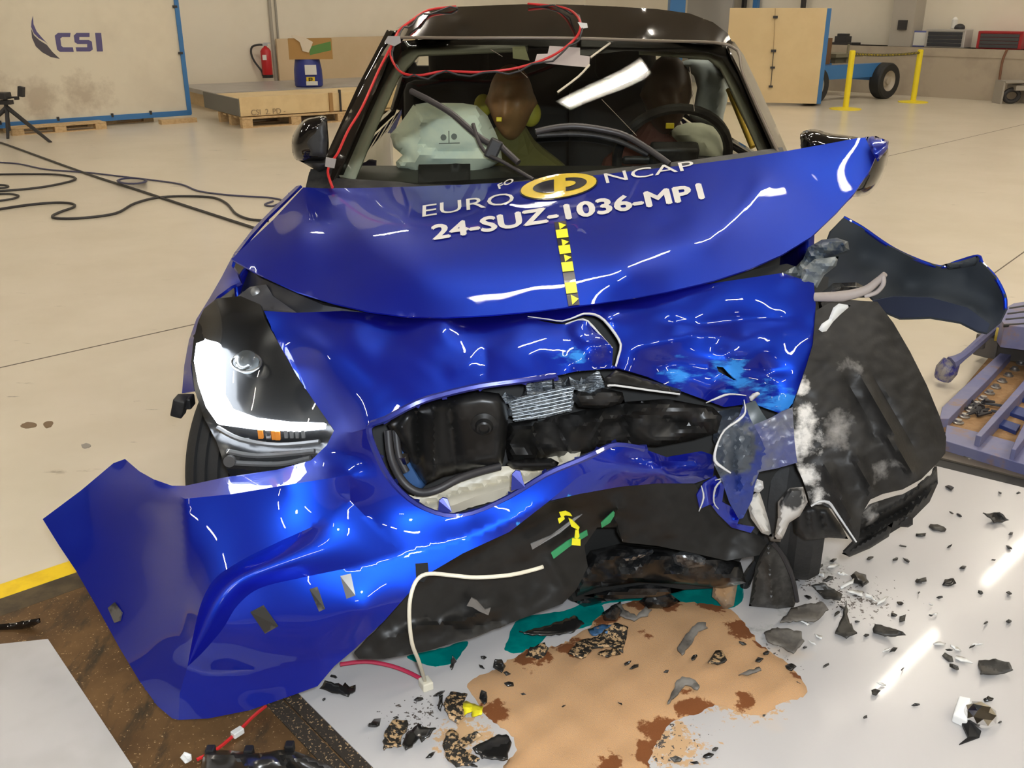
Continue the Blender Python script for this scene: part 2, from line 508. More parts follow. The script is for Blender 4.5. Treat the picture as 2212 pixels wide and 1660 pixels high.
# ------------------------------------------------------------------ boards, rails, spill
m_board = mat('white_board', (.50, .485, .48), .24, spec=.3, coat=.12, coat_rough=.05)
add_layer(m_board, (.55, .36, .20), 55., .78, .86, 3., spots=G3([(1350, 1480, .42), (1150, 1500, .3), (1600, 1500, .35), (1000, 1600, .25), (1450, 1620, .3)]), amp=.56)
add_layer(m_board, (.62, .50, .38), 5., .8, 1.25, 3., spots=G3([(1620, 1540, .3), (1060, 1500, .22), (1700, 1420, .3), (1230, 1580, .35)]), amp=.5, seed=3)
add_layer(m_board, (.10, .085, .075), 95., .73, .75, 2., spots=G3([(1850, 1300, .55), (1750, 1250, .45), (1650, 1430, .35), (1400, 1600, .5), (900, 1560, .35)]), amp=.24, seed=5)
add_layer(m_board, (.30, .30, .28), 22., .62, .82, 6., spots=G3([(1720, 1330, .22), (1780, 1230, .2), (1640, 1370, .15)]), amp=.3, seed=6)
bL0, bL1 = gz(640, 1500), gz(800, 1660)
dL = (bL1 - bL0).normalized()
bR0, bR1 = gz(1990, 1005), gz(2212, 1060)
dR = (bR1 - bR0).normalized()
bd = ground_quad('floor_board', [bL0 - dL * .9, bL0 + dL * 2.2, bR1 + dR * 2.2 - BX * .1, bR1 + dR * .01, bR0 - dR * .8], .0, .010, m_board)
tag(bd, 'large white board under the wreck, littered with black shards', 'floor board')
bd = ground_quad('floor_board', [gz(105, 1388), gz(285, 1660), gz(285, 1660) + Vector((.35, -.45, 0)), gz(285, 1660) + Vector((-.9, -.6, 0)), gz(-150, 1415)], .003, .010, mat('white_board_clean', (.50, .485, .475), .2, coat=.3, coat_rough=.1, col2=(.45, .435, .42), nscale=2.5))
tag(bd, 'clean white board lying on the rusty plate, below the peeled bumper end', 'floor board')
m_rail = mat('rail_dark', (.045, .036, .028), .5, .3)
add_layer(m_rail, (.55, .38, .2), 150., .60, .64, 2.)
rl0, rl1 = gz(575, 1510), gz(735, 1670)
pv = dL.cross(UP).normalized()
if pv.dot(rl0 - bL0) < 0: pv = -pv
wr = abs((rl0 - bL0).dot(pv))
strip('trim_3', bL0 - dL * .3 + pv * .0, dL, 2.4, pv, wr * .55, .0, .008, m_rail, 'structure')
strip('trim_4', bL0 - dL * .3 + pv * wr * .62, dL, 2.4, pv, wr * .6, .0, .007, m_rail, 'structure')
m_gplate = mat('grey_plate', (.14, .115, .085), .4, .2, col2=(.10, .08, .06), nscale=6)
pr = -dR.cross(UP).normalized()
if pr.dot(Vector((0, 1, 0))) < 0: pr = -pr
strip('trim_5', bR0 - dR * 1.0 + pr * .004, dR, 3.2, pr, .07, .0, .006, mat('gap_black', (.012, .011, .01), .6), 'structure')
strip('trim_6', bR0 - dR * 1.0 + pr * .074, dR, 3.2, pr, .13, .0, .012, m_gplate, 'structure')
for q in ((2095, 985), (2135, 993)):
    p = gz(q[0], q[1], .012); bm = NB(); lathe(bm, [(.026, 0), (.026, .003), (.014, .005), (.013, .011), (.004, .013)], p, n=18)
    tag(obj('bolt', bm, M['steel']), 'round steel bolt head in the grey strip, %s' % ('nearer the wheel arch liner' if q[0] < 2100 else 'further from the liner'), 'bolt')

def ragged(loop, amp, seed, step=7):
    rnd = random.Random(seed); d = dens([(p[0], p[1], 0) for p in curve_px([tuple(q)[:2] for q in loop], 4)], step)
    out = []; a = 0
    for p in d:
        a = a * .6 + rnd.uniform(-1, 1) * amp
        out.append((p[0] + a, p[1] + rnd.uniform(-1, 1) * amp * .6))
    return out

def puddle(name, loop, z, hgt, m, amp=3, seed=1, step=9, rim=30, z0=.010):
    lp = ragged(loop, amp, seed, step)
    vs, fs = triangulate(np.array([(a, b, 0) for a, b in lp]), [], step)
    dd = segdist(vs, lp + [lp[0]])[0]
    rnd = random.Random(seed)
    V = []
    for (a, b), d_ in zip(vs, dd):
        h = z + hgt * (1 - (1 - min(d_ / rim, 1)) ** 2) * (1 + .25 * math.sin(a * .05) * math.cos(b * .07)) if hgt else z
        p = gz(a, b, z); V.append((p.x, p.y, h))
    me = bpy.data.meshes.new(name); me.from_pydata(V, [], [f for f in fs])
    bm = bmesh.new(); bm.from_mesh(me)
    bmesh.ops.delete(bm, geom=[v_ for v_ in bm.verts if not v_.link_faces], context='VERTS')
    bd_ = [e for e in bm.edges if len(e.link_faces) == 1]
    ex = bmesh.ops.extrude_edge_only(bm, edges=bd_)
    for v_ in ex['geom']:
        if isinstance(v_, bmesh.types.BMVert): v_.co.z = z0
    return obj(name, bm, m, smooth=60)

m_sand = mat('absorbent_granules', (.58, .35, .18), .85, bump=.5, bscale=700)
add_layer(m_sand, (.62, .36, .17), 250., .5, .6, 2.)
add_layer(m_sand, (.21, .065, .012), 26., .70, .76, 8., spots=G3([(1150, 1435, .16), (1065, 1550, .13), (1235, 1412, .15), (1440, 1318, .14), (1540, 1318, .15), (1600, 1375, .15), (1500, 1538, .16), (1425, 1590, .16), (1395, 1640, .12), (1320, 1668, .12), (1380, 1312, .15), (1392, 1385, .08), (1610, 1530, .10), (1715, 1470, .06), (1310, 1350, .14), (1640, 1400, .09)]), amp=.55, seed=2)
sand_px = [(1012, 1478), (1060, 1450), (1100, 1425), (1150, 1400), (1200, 1395), (1250, 1370), (1300, 1330), (1360, 1300), (1430, 1300), (1520, 1305), (1580, 1320), (1620, 1365), (1650, 1400), (1700, 1435), (1735, 1470), (1742, 1500), (1690, 1520), (1650, 1545), (1600, 1540), (1548, 1522), (1500, 1545), (1450, 1560), (1425, 1590), (1405, 1640), (1380, 1690), (1250, 1740), (1100, 1720), (1085, 1660), (1115, 1620), (1095, 1580), (1050, 1550), (1030, 1510)]
s_ = puddle('sand', sand_px, .011, .010, m_sand, 4, 3, 8, 35)
tag(s_, 'tan absorbent granules spread over the leaked fluid on the white board', 'granules', kind='stuff')
m_teal = mat('coolant', (.0, .16, .15), .06, coat=.6, col2=(.0, .22, .20), nscale=9)
for k, (lp, lb) in enumerate([
    ([(1095, 1385), (1112, 1345), (1150, 1330), (1230, 1318), (1290, 1290), (1300, 1340), (1240, 1360), (1190, 1370), (1160, 1400), (1120, 1412), (1092, 1405)], 'teal coolant puddle with rounded lobes at the left of the granules'),
    ([(880, 1418), (940, 1405), (1010, 1385), (1000, 1410), (975, 1432), (940, 1440), (905, 1432)], 'small teal coolant puddle under the lower lip, beside the white cable'),
    ([(1240, 1262), (1300, 1250), (1380, 1245), (1460, 1235), (1540, 1230), (1600, 1260), (1600, 1300), (1560, 1316), (1500, 1310), (1420, 1300), (1340, 1300), (1260, 1310)], 'teal coolant pool under the crushed engine behind the granules')]):
    tag(puddle('coolant_puddle', lp, .0108 + .0002 * k, 0, m_teal, 2, 20 + k, 9), lb, 'puddle')
# ------------------------------------------------------------------ the car
CX = .13
CAR = empty('car', (CX, 3.6, 0), 'blue hatchback with smashed front end and black roof standing on the floor', 'car')
m_paint = mat('blue_paint', (.006, .003, .19), .45, .0, .85, spec=.08, coat_rough=.012)
two_lobe(m_paint, (.0, .06, .56), .42, .42)
m_paint_s = m_paint.copy(); m_paint_s.name = 'blue_paint_scuffed'
add_layer(m_paint_s, (.03, .20, .58), 13., .57, .68, 10., spots=P3([(1585, 800, 2.0, .24), (1470, 800, 1.98, .20), (1655, 840, 2., .22), (1600, 735, 2.02, .13), (1225, 795, 1.9, .14), (1250, 775, 1.9, .12), (1700, 860, 2., .14)]), amp=.20, rough=.6, metal=.1, coat=.1, stretch=(.7, 1, 2.8), seed=3)
add_layer(m_paint_s, (.03, .24, .62), 30., .60, .66, 9., spots=P3([(1225, 1085, 1.78, .07), (1180, 1110, 1.76, .06), (1120, 1135, 1.75, .04)]), amp=.30, rough=.6, metal=.1, coat=.1, seed=8)
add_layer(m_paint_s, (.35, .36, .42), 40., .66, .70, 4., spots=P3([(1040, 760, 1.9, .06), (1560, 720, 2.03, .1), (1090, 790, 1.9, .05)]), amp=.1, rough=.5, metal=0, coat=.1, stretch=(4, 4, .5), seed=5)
m_under = mat('primer_blue', (.05, .07, .16), .5)
m_slate = mat('fender_inside', (.032, .038, .045), .75, spec=.2, col2=(.028, .034, .045), nscale=3)

# --- hood: surface shared with its lettering
hood_out = [(500, 560, 2.36), (558, 592, 2.28), (640, 630, 2.18), (720, 655, 2.10), (800, 674, 2.05), (880, 684, 2.02), (960, 686, 2.0), (1060, 681, 2.0), (1160, 672, 2.01), (1240, 662, 2.02), (1340, 649, 2.05), (1440, 631, 2.09), (1540, 607, 2.14), (1620, 581, 2.19), (1690, 550, 2.25), (1752, 512, 2.31), (1806, 460, 2.39), (1846, 416, 2.45), (1880, 366, 2.52), (1894, 334, 2.56), (1900, 312, 2.59), (1890, 295, 2.62), (1850, 299, 2.64), (1780, 312, 2.68), (1690, 328, 2.72), (1600, 342, 2.75), (1500, 355, 2.77), (1400, 366, 2.79), (1300, 377, 2.81), (1200, 387, 2.82), (1100, 394, 2.83), (1000, 399, 2.84), (900, 403, 2.85), (800, 406, 2.85), (700, 407, 2.85), (655, 405, 2.84), (630, 432, 2.76), (590, 475, 2.62), (540, 522, 2.47)]
hood_in = [(1205, 520, 2.30), (1000, 520, 2.32), (800, 500, 2.42), (640, 500, 2.48), (1500, 480, 2.38), (1350, 590, 2.11), (1150, 610, 2.10), (900, 600, 2.13), (720, 590, 2.24), (1650, 450, 2.45), (1760, 400, 2.53), (1400, 430, 2.57), (1100, 440, 2.6), (880, 450, 2.6)]
hood_cr = [([(1400, 535), (1525, 527), (1570, 490), (1640, 405), (1660, 370)], -.012, 26, 1), ([(1380, 505), (1475, 470), (1430, 440)], .010, 22, 1), ([(720, 525), (830, 495), (960, 480), (1000, 430)], -.008, 30, 1), ([(700, 410), (760, 470), (800, 560)], -.006, 40, 1), ([(1250, 500), (1300, 480), (1340, 520), (1270, 520)], .006, 14, 1)]
hood = sheet('hood', [(hood_out, hood_in)], m_paint, CAR, step=13, thick=.004, creases=hood_cr, smooth=60)
hood_f = tps([tuple(p) for p in hood_out] + hood_in)
def on_hood(u, v, lift=.004):
    Q = np.array([(u, v)], float); Y = creased(Q, hood_f(Q), hood_cr)[0]
    e = 1.5
    Qs = np.array([(u, v), (u + e, v), (u, v + e)]); Ys = creased(Qs, hood_f(Qs), hood_cr)
    p = [Vector(q) for q in space(Qs, Ys)]
    n = (p[1] - p[0]).cross(p[2] - p[0]).normalized()
    if n.dot(p[0] - Vector((0, 0, CAMH))) > 0: n = -n
    return p[0] + n * lift

def hood_text(name, s, quad, m, parent, bold=0., lift=.003, spacing=1., shifts=((0, 0),)):
    """flat lettering laid on the hood; quad: base start, base end, top start, top end in picture coordinates of the hood"""
    cu = bpy.data.curves.new(name, 'FONT'); cu.body = s; cu.size = 1; cu.space_character = spacing; cu.resolution_u = 3
    to = bpy.data.objects.new(name, cu); COL.objects.link(to)
    bpy.context.view_layer.update()
    me = bpy.data.meshes.new_from_object(to.evaluated_get(bpy.context.evaluated_depsgraph_get()))
    bpy.data.objects.remove(to)
    bm = bmesh.new(); bm.from_mesh(me); bpy.data.meshes.remove(me)
    base = [v_.co.copy() for v_ in bm.verts]; fcs = [[v_.index for v_ in f_.verts] for f_ in bm.faces]
    for dx, dy_ in ((bold, 0), (-bold, 0), (0, bold), (0, -bold)) if bold > .006 else ():
        nv_ = [bm.verts.new(q + Vector((dx, dy_, 0))) for q in base]
        for f_ in fcs: bm.faces.new([nv_[i] for i in f_])
    bmesh.ops.triangulate(bm, faces=bm.faces)
    bmesh.ops.subdivide_edges(bm, edges=[e for e in bm.edges if e.calc_length() > .12], cuts=2, use_grid_fill=True)
    xs = [v.co.x for v in bm.verts]; ys = [v.co.y for v in bm.verts]
    x0, x1, y0, y1 = min(xs), max(xs), 0.0, max(ys)
    b0, b1, t0, t1 = [Vector((*q, 0)) for q in quad]
    for v in bm.verts:
        s_, t_ = (v.co.x - x0) / (x1 - x0), (v.co.y - y0) / (y1 - y0)
        q = b0.lerp(b1, s_).lerp(t0.lerp(t1, s_), t_)
        v.co = on_hood(q.x, q.y, lift)
    bmesh.ops.recalc_face_normals(bm, faces=bm.faces)
    me = bpy.data.meshes.new(name); bm.to_mesh(me); bm.free()
    return link(name, me, m, parent)
m_decal = mat('white_decal', (.80, .78, .76), .25, coat=.5)
hood_text('lettering', '24-SUZ-1036-MP1', [(934, 520), (1523, 430), (930, 489), (1514, 397)], m_decal, hood, .036)['label'] = 'bold white test number across the hood'
hood_text('lettering', 'EURO', [(912, 471), (1112, 441), (913, 446), (1108, 417)], m_decal, hood, .004)['label'] = 'thin white word left of the yellow roundel'
hood_text('lettering', 'NCAP', [(1310, 398), (1502, 367), (1304, 377), (1496, 349)], m_decal, hood, .004)['label'] = 'thin white word right of the yellow roundel'
hood_text('lettering', 'FO', [(1078, 411), (1112, 394), (1074, 401), (1106, 386)], m_decal, hood, .02)['label'] = 'tiny white letters beside the roundel'
def hood_poly(name, loops, m, parent, lift, step=9, skew=0):
    AV, AF = [], []
    for lp in loops:
        vs, fs = triangulate(dens([(a, b, 0) for a, b in lp], step), [], step); b0 = len(AV)
        AV += [tuple(on_hood(a, b, lift)) for a, b in vs]; AF += [tuple(i + b0 for i in f) for f in fs]
    me = bpy.data.meshes.new(name); me.from_pydata(AV, [], AF)
    bm = bmesh.new(); bm.from_mesh(me); bmesh.ops.recalc_face_normals(bm, faces=bm.faces)
    cp = Vector((0, 0, CAMH))
    bm.normal_update()
    for fc in bm.faces:
        if fc.normal.dot(fc.calc_center_median() - cp) > 0: fc.normal_flip()
    bm.to_mesh(me); bm.free()
    return link(name, me, m, parent)
def ell(cx, cy, rx, ry, a0=0, a1=360, n=28, tilt=-.17):
    out = []
    for i in range(n + (0 if a1 - a0 == 360 else 1)):
        a = R(a0 + (a1 - a0) * i / n); x, y = rx * math.cos(a), -ry * math.sin(a)
        out.append((cx + x, cy + y + tilt * x))
    return out
m_dy = mat('decal_yellow', (.80, .58, .05), .3, coat=.6)
m_dk = mat('decal_black', (.02, .02, .03), .3, coat=.6)
em = hood_poly('roundel', [ell(1207, 405, 85, 27, tilt=-.13)], m_dk, hood, .003); em['label'] = 'yellow and black round test emblem'
hood_poly('roundel_face', [ell(1207, 405, 82, 25.5, tilt=-.13)], m_dy, em, .0045)
hood_poly('roundel_figure', [ell(1197, 406, 46, 14, 90, 270, 16, -.13), ell(1222, 403, 46, 14.5, -90, 90, 16, -.13)[::1]], m_dk, em, .006)
hood_poly('roundel_heart', [ell(1222, 403, 22, 6.5, -90, 90, 12, -.13)], m_dy, em, .0075)
# chequered centreline tape: runs from below the number to the front lip
tp0, tp1 = (1210, 481), (1240, 662)
def tpx(t, s): # along 0..1, across -1..1
    w_ = 13 - 1 * t
    return (tp0[0] + (tp1[0] - tp0[0]) * t + s * w_, tp0[1] + (tp1[1] - tp0[1]) * t - s * 1.5)
mt = hood_poly('centreline_tape', [[tpx(0, -1), tpx(0, 1), tpx(.5, 1), tpx(1, 1), tpx(1, -1), tpx(.5, -1)]], m_dk, hood, .003); mt['label'] = 'black tape with yellow squares along the hood centreline'
ylps = []
m_tyel = mat('tape_yellow', (.85, .80, .02), .4)
for a, b in ((.10, .20), (.29, .39), (.49, .60), (.73, .86)):
    ylps.append([tpx(a, -1), tpx(a, .95), tpx(b, .95), tpx(b, -1)])
for a in (.015, .215, .40, .895):
    ylps.append([tpx(a, -.3), tpx(a + .04, .9), tpx(a + .085, -.3)] if a < .8 else [tpx(a - .02, -.3), tpx(a + .04, .95), tpx(a + .10, -.3)])
for lp_ in ylps: hood_poly('tape_square', [lp_], m_tyel, mt, .0045)
# crumpled bright flap at the raised hood corner
pillow('hood_corner', [(1868, 296, 2.60), (1892, 294, 2.6), (1920, 305, 2.56), (1918, 320, 2.53), (1896, 350, 2.49), (1884, 330, 2.5), (1876, 312, 2.53)], 2.55, .02, .02, m_paint, CAR, 6, 12)['label'] = 'bent back corner of the hood'

# --- nose panel above the grille, torn
nose_out = [(570, 672, 2.15), (640, 676, 2.13), (740, 672, 2.12), (860, 680, 2.09), (1000, 676, 2.08), (1140, 664, 2.08), (1300, 648, 2.10), (1500, 618, 2.14), (1690, 590, 2.2), (1758, 612, 2.2), (1762, 660, 2.14), (1755, 745, 2.07), (1735, 810, 2.03), (1712, 872, 2.0), (1692, 896, 1.99), (1625, 872, 1.99), (1565, 880, 1.98), (1470, 845, 1.97), (1400, 815, 1.95), (1335, 795, 1.92), (1250, 802, 1.88), (1200, 812, 1.86), (1130, 822, 1.84), (1040, 834, 1.83), (960, 852, 1.81), (900, 872, 1.79), (835, 905, 1.78), (797, 925, 1.78), (760, 935, 1.81), (722, 930, 1.86), (680, 870, 1.93), (640, 810, 2.0), (600, 738, 2.08)]
nose_in = [(700, 760, 1.97), (820, 780, 1.91), (960, 760, 1.91), (1100, 745, 1.92), (1200, 720, 1.96), (1300, 720, 1.99), (1450, 720, 2.03), (1600, 720, 2.08), (1680, 780, 2.04), (1550, 800, 1.99), (960, 700, 1.99), (1300, 690, 2.02), (760, 700, 2.04), (1500, 670, 2.08)]
tear = [(1140, 684, 2.03), (1185, 690, 2.02), (1215, 694, 2.01), (1245, 684, 2.01), (1262, 678, 2.02), (1285, 680, 2.01), (1305, 692, 2.0), (1328, 720, 1.98), (1341, 745, 1.96), (1336, 770, 1.94), (1330, 792, 1.93), (1322, 790, 1.93), (1324, 752, 1.95), (1298, 724, 1.97), (1270, 694, 1.99), (1250, 692, 2.0), (1222, 701, 2.0), (1200, 700, 2.0), (1170, 694, 2.01)]
hole2 = [(1548, 792, 1.99), (1562, 794, 1.99), (1575, 808, 1.985), (1592, 822, 1.985), (1585, 822, 1.985), (1568, 812, 1.985), (1552, 803, 1.985)]
nose_cr = [([(1040, 745), (1010, 790), (960, 812)], -.006, 14, 1), ([(1040, 745), (1055, 790), (1045, 822)], .006, 12, 1), ([(1160, 765), (1190, 815)], .006, 9, 1), ([(1220, 765), (1240, 800)], -.006, 9, 1), ([(1340, 760), (1420, 745), (1500, 720), (1600, 735), (1700, 700)], -.016, 26, 1), ([(1400, 690), (1500, 705), (1600, 690), (1740, 690)], .014, 20, 1), ([(1360, 780), (1500, 790), (1640, 800), (1720, 800)], .016, 22, 1), ([(1560, 740), (1600, 850)], -.012, 18, 1), ([(1640, 760), (1690, 870)], .012, 18, 1), ([(1440, 790), (1560, 850)], -.01, 18, 1), ([(1225, 705), (1310, 770)], -.012, 14, 1), ([(640, 690), (900, 700), (1150, 695)], -.004, 14, 1)]
nose = sheet('nose_panel', [(nose_out, nose_in)], m_paint_s, CAR, step=10, thick=.004, creases=nose_cr, holes=[tear, hole2], noise=(.0008, 4), smooth=50)
m_torn = mat('torn_plastic_edge', (.50, .50, .50), .6)
def edge_strip(name, pts, r, m, parent, k=2, lift=.004):
    bm = NB(); P_ = [at(u, v, Y - lift) for u, v, Y in pts]
    tube(bm, P_, r, 6, k)
    return obj(name, bm, m, parent, 60)
e_ = edge_strip('torn_edge', tear[:11], [.001, .0022, .0035, .002], m_torn, nose); e_['label'] = 'pale torn plastic edge along the crack'
edge_strip('torn_edge', [(a - 1, b, c + .004) for a, b, c in tear[12:17]], [.001, .003, .0015], m_torn, nose)

# --- bumper: corner, groove, fog facet, foot, peeled end
tp_ = {'a': (1000, 1165, 1.73)}
ridge = [(400, 1078, 1.745), (404, 1180, 1.69), (399, 1300, 1.635), (399, 1390, 1.60), (405, 1441, 1.585)]
shelf_lo = [(400, 1078, 1.745), (500, 1068, 1.735), (620, 1048, 1.735), (755, 1027, 1.765)]
shelf_hi = [(722, 930, 1.86), (706, 962, 1.85), (672, 995, 1.845), (600, 1015, 1.84), (490, 1031, 1.83), (400, 1050, 1.82)]
face_edge = [(755, 1027, 1.765), (757, 1082, 1.765)]
line1 = [(757, 1082, 1.765), (690, 1130, 1.715), (600, 1172, 1.67), (520, 1212, 1.636), (465, 1250, 1.612), (436, 1300, 1.596), (418, 1370, 1.588), (405, 1441, 1.585)]
line1 = resample(line1, 46)               # from the shelf corner down to the tip
line2a = resample([(405, 1441, 1.585), (440, 1408, 1.58), (482, 1358, 1.59), (512, 1310, 1.61), (560, 1272, 1.63), (650, 1249, 1.645), (770, 1224, 1.67), (870, 1199, 1.695)], 46)
line2 = line2a + [(1000, 1163, 1.725), (1100, 1125, 1.745), (1190, 1080, 1.765)]
gA, gB = np.array(line1[::-1]), np.array(line2a)
groove = np.stack([gA * (1 - t) + gB * t for t in np.linspace(0, 1, 13)], 1)
sg = np.linspace(0, 1, 46)[:, None]; tg = np.linspace(0, 1, 13)[None]
groove[:, :, 2] += .034 * np.sin(np.pi * tg ** .8) * np.sin(np.pi * np.clip(sg, 0, .92) / 1.02) ** .8 * (1 - .75 * sg ** 4)
edge_r = [tuple(groove[-1, k]) for k in range(13)]
low_edge = [(905, 1252, 1.675), (885, 1280, 1.66), (830, 1342, 1.635), (765, 1404, 1.615)]
foot_hi = [(765, 1404, 1.615), (690, 1424, 1.60), (600, 1442, 1.597), (520, 1459, 1.592), (450, 1458, 1.588), (405, 1441, 1.585)]
main_right = [(1190, 1080, 1.765), (1240, 1030, 1.78), (1290, 1000, 1.80), (1350, 1005, 1.84)]
grille_lo = [(1560, 900, 2.0), (1545, 935, 1.99), (1515, 975, 1.95), (1440, 988, 1.89), (1390, 970, 1.85), (1330, 962, 1.82), (1290, 978, 1.80), (1250, 996, 1.79), (1180, 1026, 1.78), (1100, 1075, 1.77), (1020, 1110, 1.76), (960, 1114, 1.755), (900, 1091, 1.755), (850, 1046, 1.76), (818, 990, 1.77), (797, 925, 1.78)]
fl_out = [(400, 1050, 1.82), (372, 1050, 1.83), (332, 1036, 1.87), (300, 1018, 1.92), (270, 992, 1.985), (245, 1001, 1.985), (175, 1060, 1.975), (92, 1122, 1.96), (128, 1180, 1.90), (165, 1235, 1.85), (215, 1322, 1.77), (258, 1400, 1.70), (300, 1470, 1.64), (340, 1526, 1.595), (372, 1553, 1.57), (386, 1556, 1.562)]
foot_lo = [(386, 1556, 1.562), (450, 1553, 1.565), (540, 1535, 1.57), (640, 1500, 1.58), (686, 1483, 1.585), (722, 1440, 1.60)]
F_flap = (fl_out + [(388, 1500, 1.572)] + ridge[::-1], [(250, 1150, 1.86), (330, 1250, 1.735), (200, 1130, 1.905), (340, 1120, 1.80), (330, 1400, 1.65)])
F_shelf = (shelf_hi[::-1][:1] and [(400, 1050, 1.82)] + shelf_lo + [(757, 985, 1.80), (760, 935, 1.81)] + shelf_hi[:-1], [])
F_face = (ridge[:1] + shelf_lo[1:] + face_edge[1:] + line1[1:] + ridge[1:-1][::-1], [])
F_main = (face_edge[:1] + [(757, 985, 1.80), (760, 935, 1.81), (797, 925, 1.78)] + grille_lo[::-1][1:12] + [(1250, 1030, 1.785), (1190, 1080, 1.765), (1100, 1125, 1.745), (1000, 1163, 1.725)] + edge_r[::-1], [])
F_fog = (line2 + [(1100, 1150, 1.74), (1000, 1196, 1.71)] + low_edge + foot_hi[1:-1], [(790, 1320, 1.625)])
F_foot = (foot_hi[::-1] + [(722, 1440, 1.60)] + foot_lo[::-1][1:] + [(388, 1500, 1.572)], [(560, 1490, 1.585)])
bumper = sheet('bumper', [F_flap, F_shelf, F_face, F_main, F_fog, F_foot], m_paint_s, CAR, step=11, thick=.004, smooth=28, grids=[groove])
bumper['label'] = 'front bumper, its left end peeled away from the wing'
# dented tube like strip right of the grille
strip_out = [(1250, 996, 1.79), (1290, 978, 1.80), (1330, 962, 1.82), (1390, 970, 1.85), (1440, 988, 1.89), (1515, 975, 1.95), (1545, 985, 1.97), (1540, 1030, 1.96), (1500, 1045, 1.93), (1420, 1045, 1.88), (1340, 1052, 1.84), (1250, 1068, 1.80), (1190, 1082, 1.77), (1215, 1050, 1.78)]
sheet('bumper_bar', [(strip_out, [(1430, 1015, 1.84), (1340, 1010, 1.805), (1500, 1010, 1.91)])], m_paint_s, CAR, step=9, thick=.004, creases=[([(1330, 985), (1450, 1000), (1530, 1000)], .02, 10, 1)])
bm = NB()
for a in ((1208, 481), ): pass
bm.free()
# grille rim: a dark blue ribbed lip round the opening
rim = grille_lo + [(835, 905, 1.78), (900, 871, 1.79), (960, 852, 1.81), (1040, 834, 1.83), (1130, 822, 1.84), (1200, 812, 1.86)]
m_rim = mat('rim_blue', (.012, .02, .20), .3, .3, .6)
bm = NB()
tube(bm, [at(u, v, Y + .004) for u, v, Y in rim[4:]], .007, 6, 3)
for i, p in enumerate(spline([at(u, v, Y + .012) for u, v, Y in rim[4:]], 3)[::3]):
    box(bm, p, (.016, .02, .010), Matrix.Rotation(i, 3, 'Y'))
rimo = obj('grille_rim', bm, m_rim, CAR, 40)
for u, v, h in ((960, 1098, 22), (1118, 1045, 28)):
    bm = NB(); prism(bm, [at(u - 14, v + 16, 1.765), at(u - 12, v - h * .7, 1.775), at(u - 4, v - h, 1.778), at(u + 6, v - h + 2, 1.778), at(u + 16, v + 8, 1.765)], (0, .004, 0))
    obj('bracket', bm, m_rim, rimo, 0)
# tapes on the bumper
def on_facet(f, u, v, lift=.003):
    fn = tps([tuple(p) for p in dens(f[0], 14)] + f[1]); Q = np.array([(u, v), (u + 2, v), (u, v + 2)], float); p = [Vector(q) for q in space(Q, fn(Q))]
    n = (p[1] - p[0]).cross(p[2] - p[0]).normalized()
    if n.dot(p[0] - Vector((0, 0, CAMH))) > 0: n = -n
    return p[0] + n * lift
m_tape = mat('tape_metallic', (.16, .15, .14), .28, .5, col2=(.05, .048, .045), nscale=14, lo=.4, hi=.5)
for f, q in ((F_fog, [(541, 1322), (570, 1307), (602, 1352), (573, 1368)]), (F_fog, [(669, 1273), (686, 1268), (703, 1315), (690, 1321)]), (F_fog, [(735, 1245), (758, 1240), (768, 1287), (749, 1294)]), (F_fog, [(897, 1218), (924, 1216), (926, 1240), (915, 1258), (899, 1255)]), (F_flap, [(236, 1314), (250, 1302), (266, 1324), (262, 1342), (250, 1346)])):
    bm = NB(); prism(bm, [on_facet(f, a, b, .004) for a, b in q], (on_facet(f, *q[0], .0) - on_facet(f, *q[0], .003)))
    obj('tape_patch', bm, M['tape_black'] if q[0][0] == 897 else m_tape, bumper, 0)
# ------------------------------------------------------------------ cabin
def lift_sheet(ctrl):
    f = tps(ctrl)
    def g_(u, v, off=0.0):
        Q = np.array([(u, v)], float); return at(u, v, float(f(Q)[0]) - off)
    return g_
def line_tube(name, px, r, m, parent, k=4, n=8, smooth=60):
    bm = NB(); tube(bm, [at(*p) for p in px], r, n, k)
    return obj(name, bm, m, parent, smooth)

glass_out = [(692, 425, 2.95), (726, 375, 3.0), (760, 300, 3.09), (800, 205, 3.23), (836, 118, 3.37), (850, 90, 3.41), (950, 82, 3.36), (1100, 79, 3.33), (1200, 79, 3.325), (1350, 83, 3.335), (1500, 92, 3.37), (1576, 98, 3.41), (1602, 150, 3.31), (1640, 235, 3.17), (1680, 318, 3.04), (1700, 355, 2.98), (1400, 400, 2.90), (1200, 420, 2.88), (950, 430, 2.90)]
glass_in = [(1200, 240, 3.09), (950, 240, 3.108), (1450, 240, 3.108)]
m_glass = glass('windscreen_glass', (.93, .95, .89), 1.55)
windscreen = sheet('windscreen', [(glass_out, glass_in)], m_glass, CAR, step=20, thick=0, smooth=0)
windscreen['label'] = 'cracked windscreen glass'
for p in windscreen.data.polygons: p.use_smooth = True
gl = lift_sheet([tuple(p) for p in glass_out] + glass_in)
def gpatch(name, loop, m, parent, off=.004, thick=.002):
    bm = NB(); prism(bm, [gl(a, b, off) for a, b in loop], (0, .0, -thick))
    return obj(name, bm, m, parent, 0)
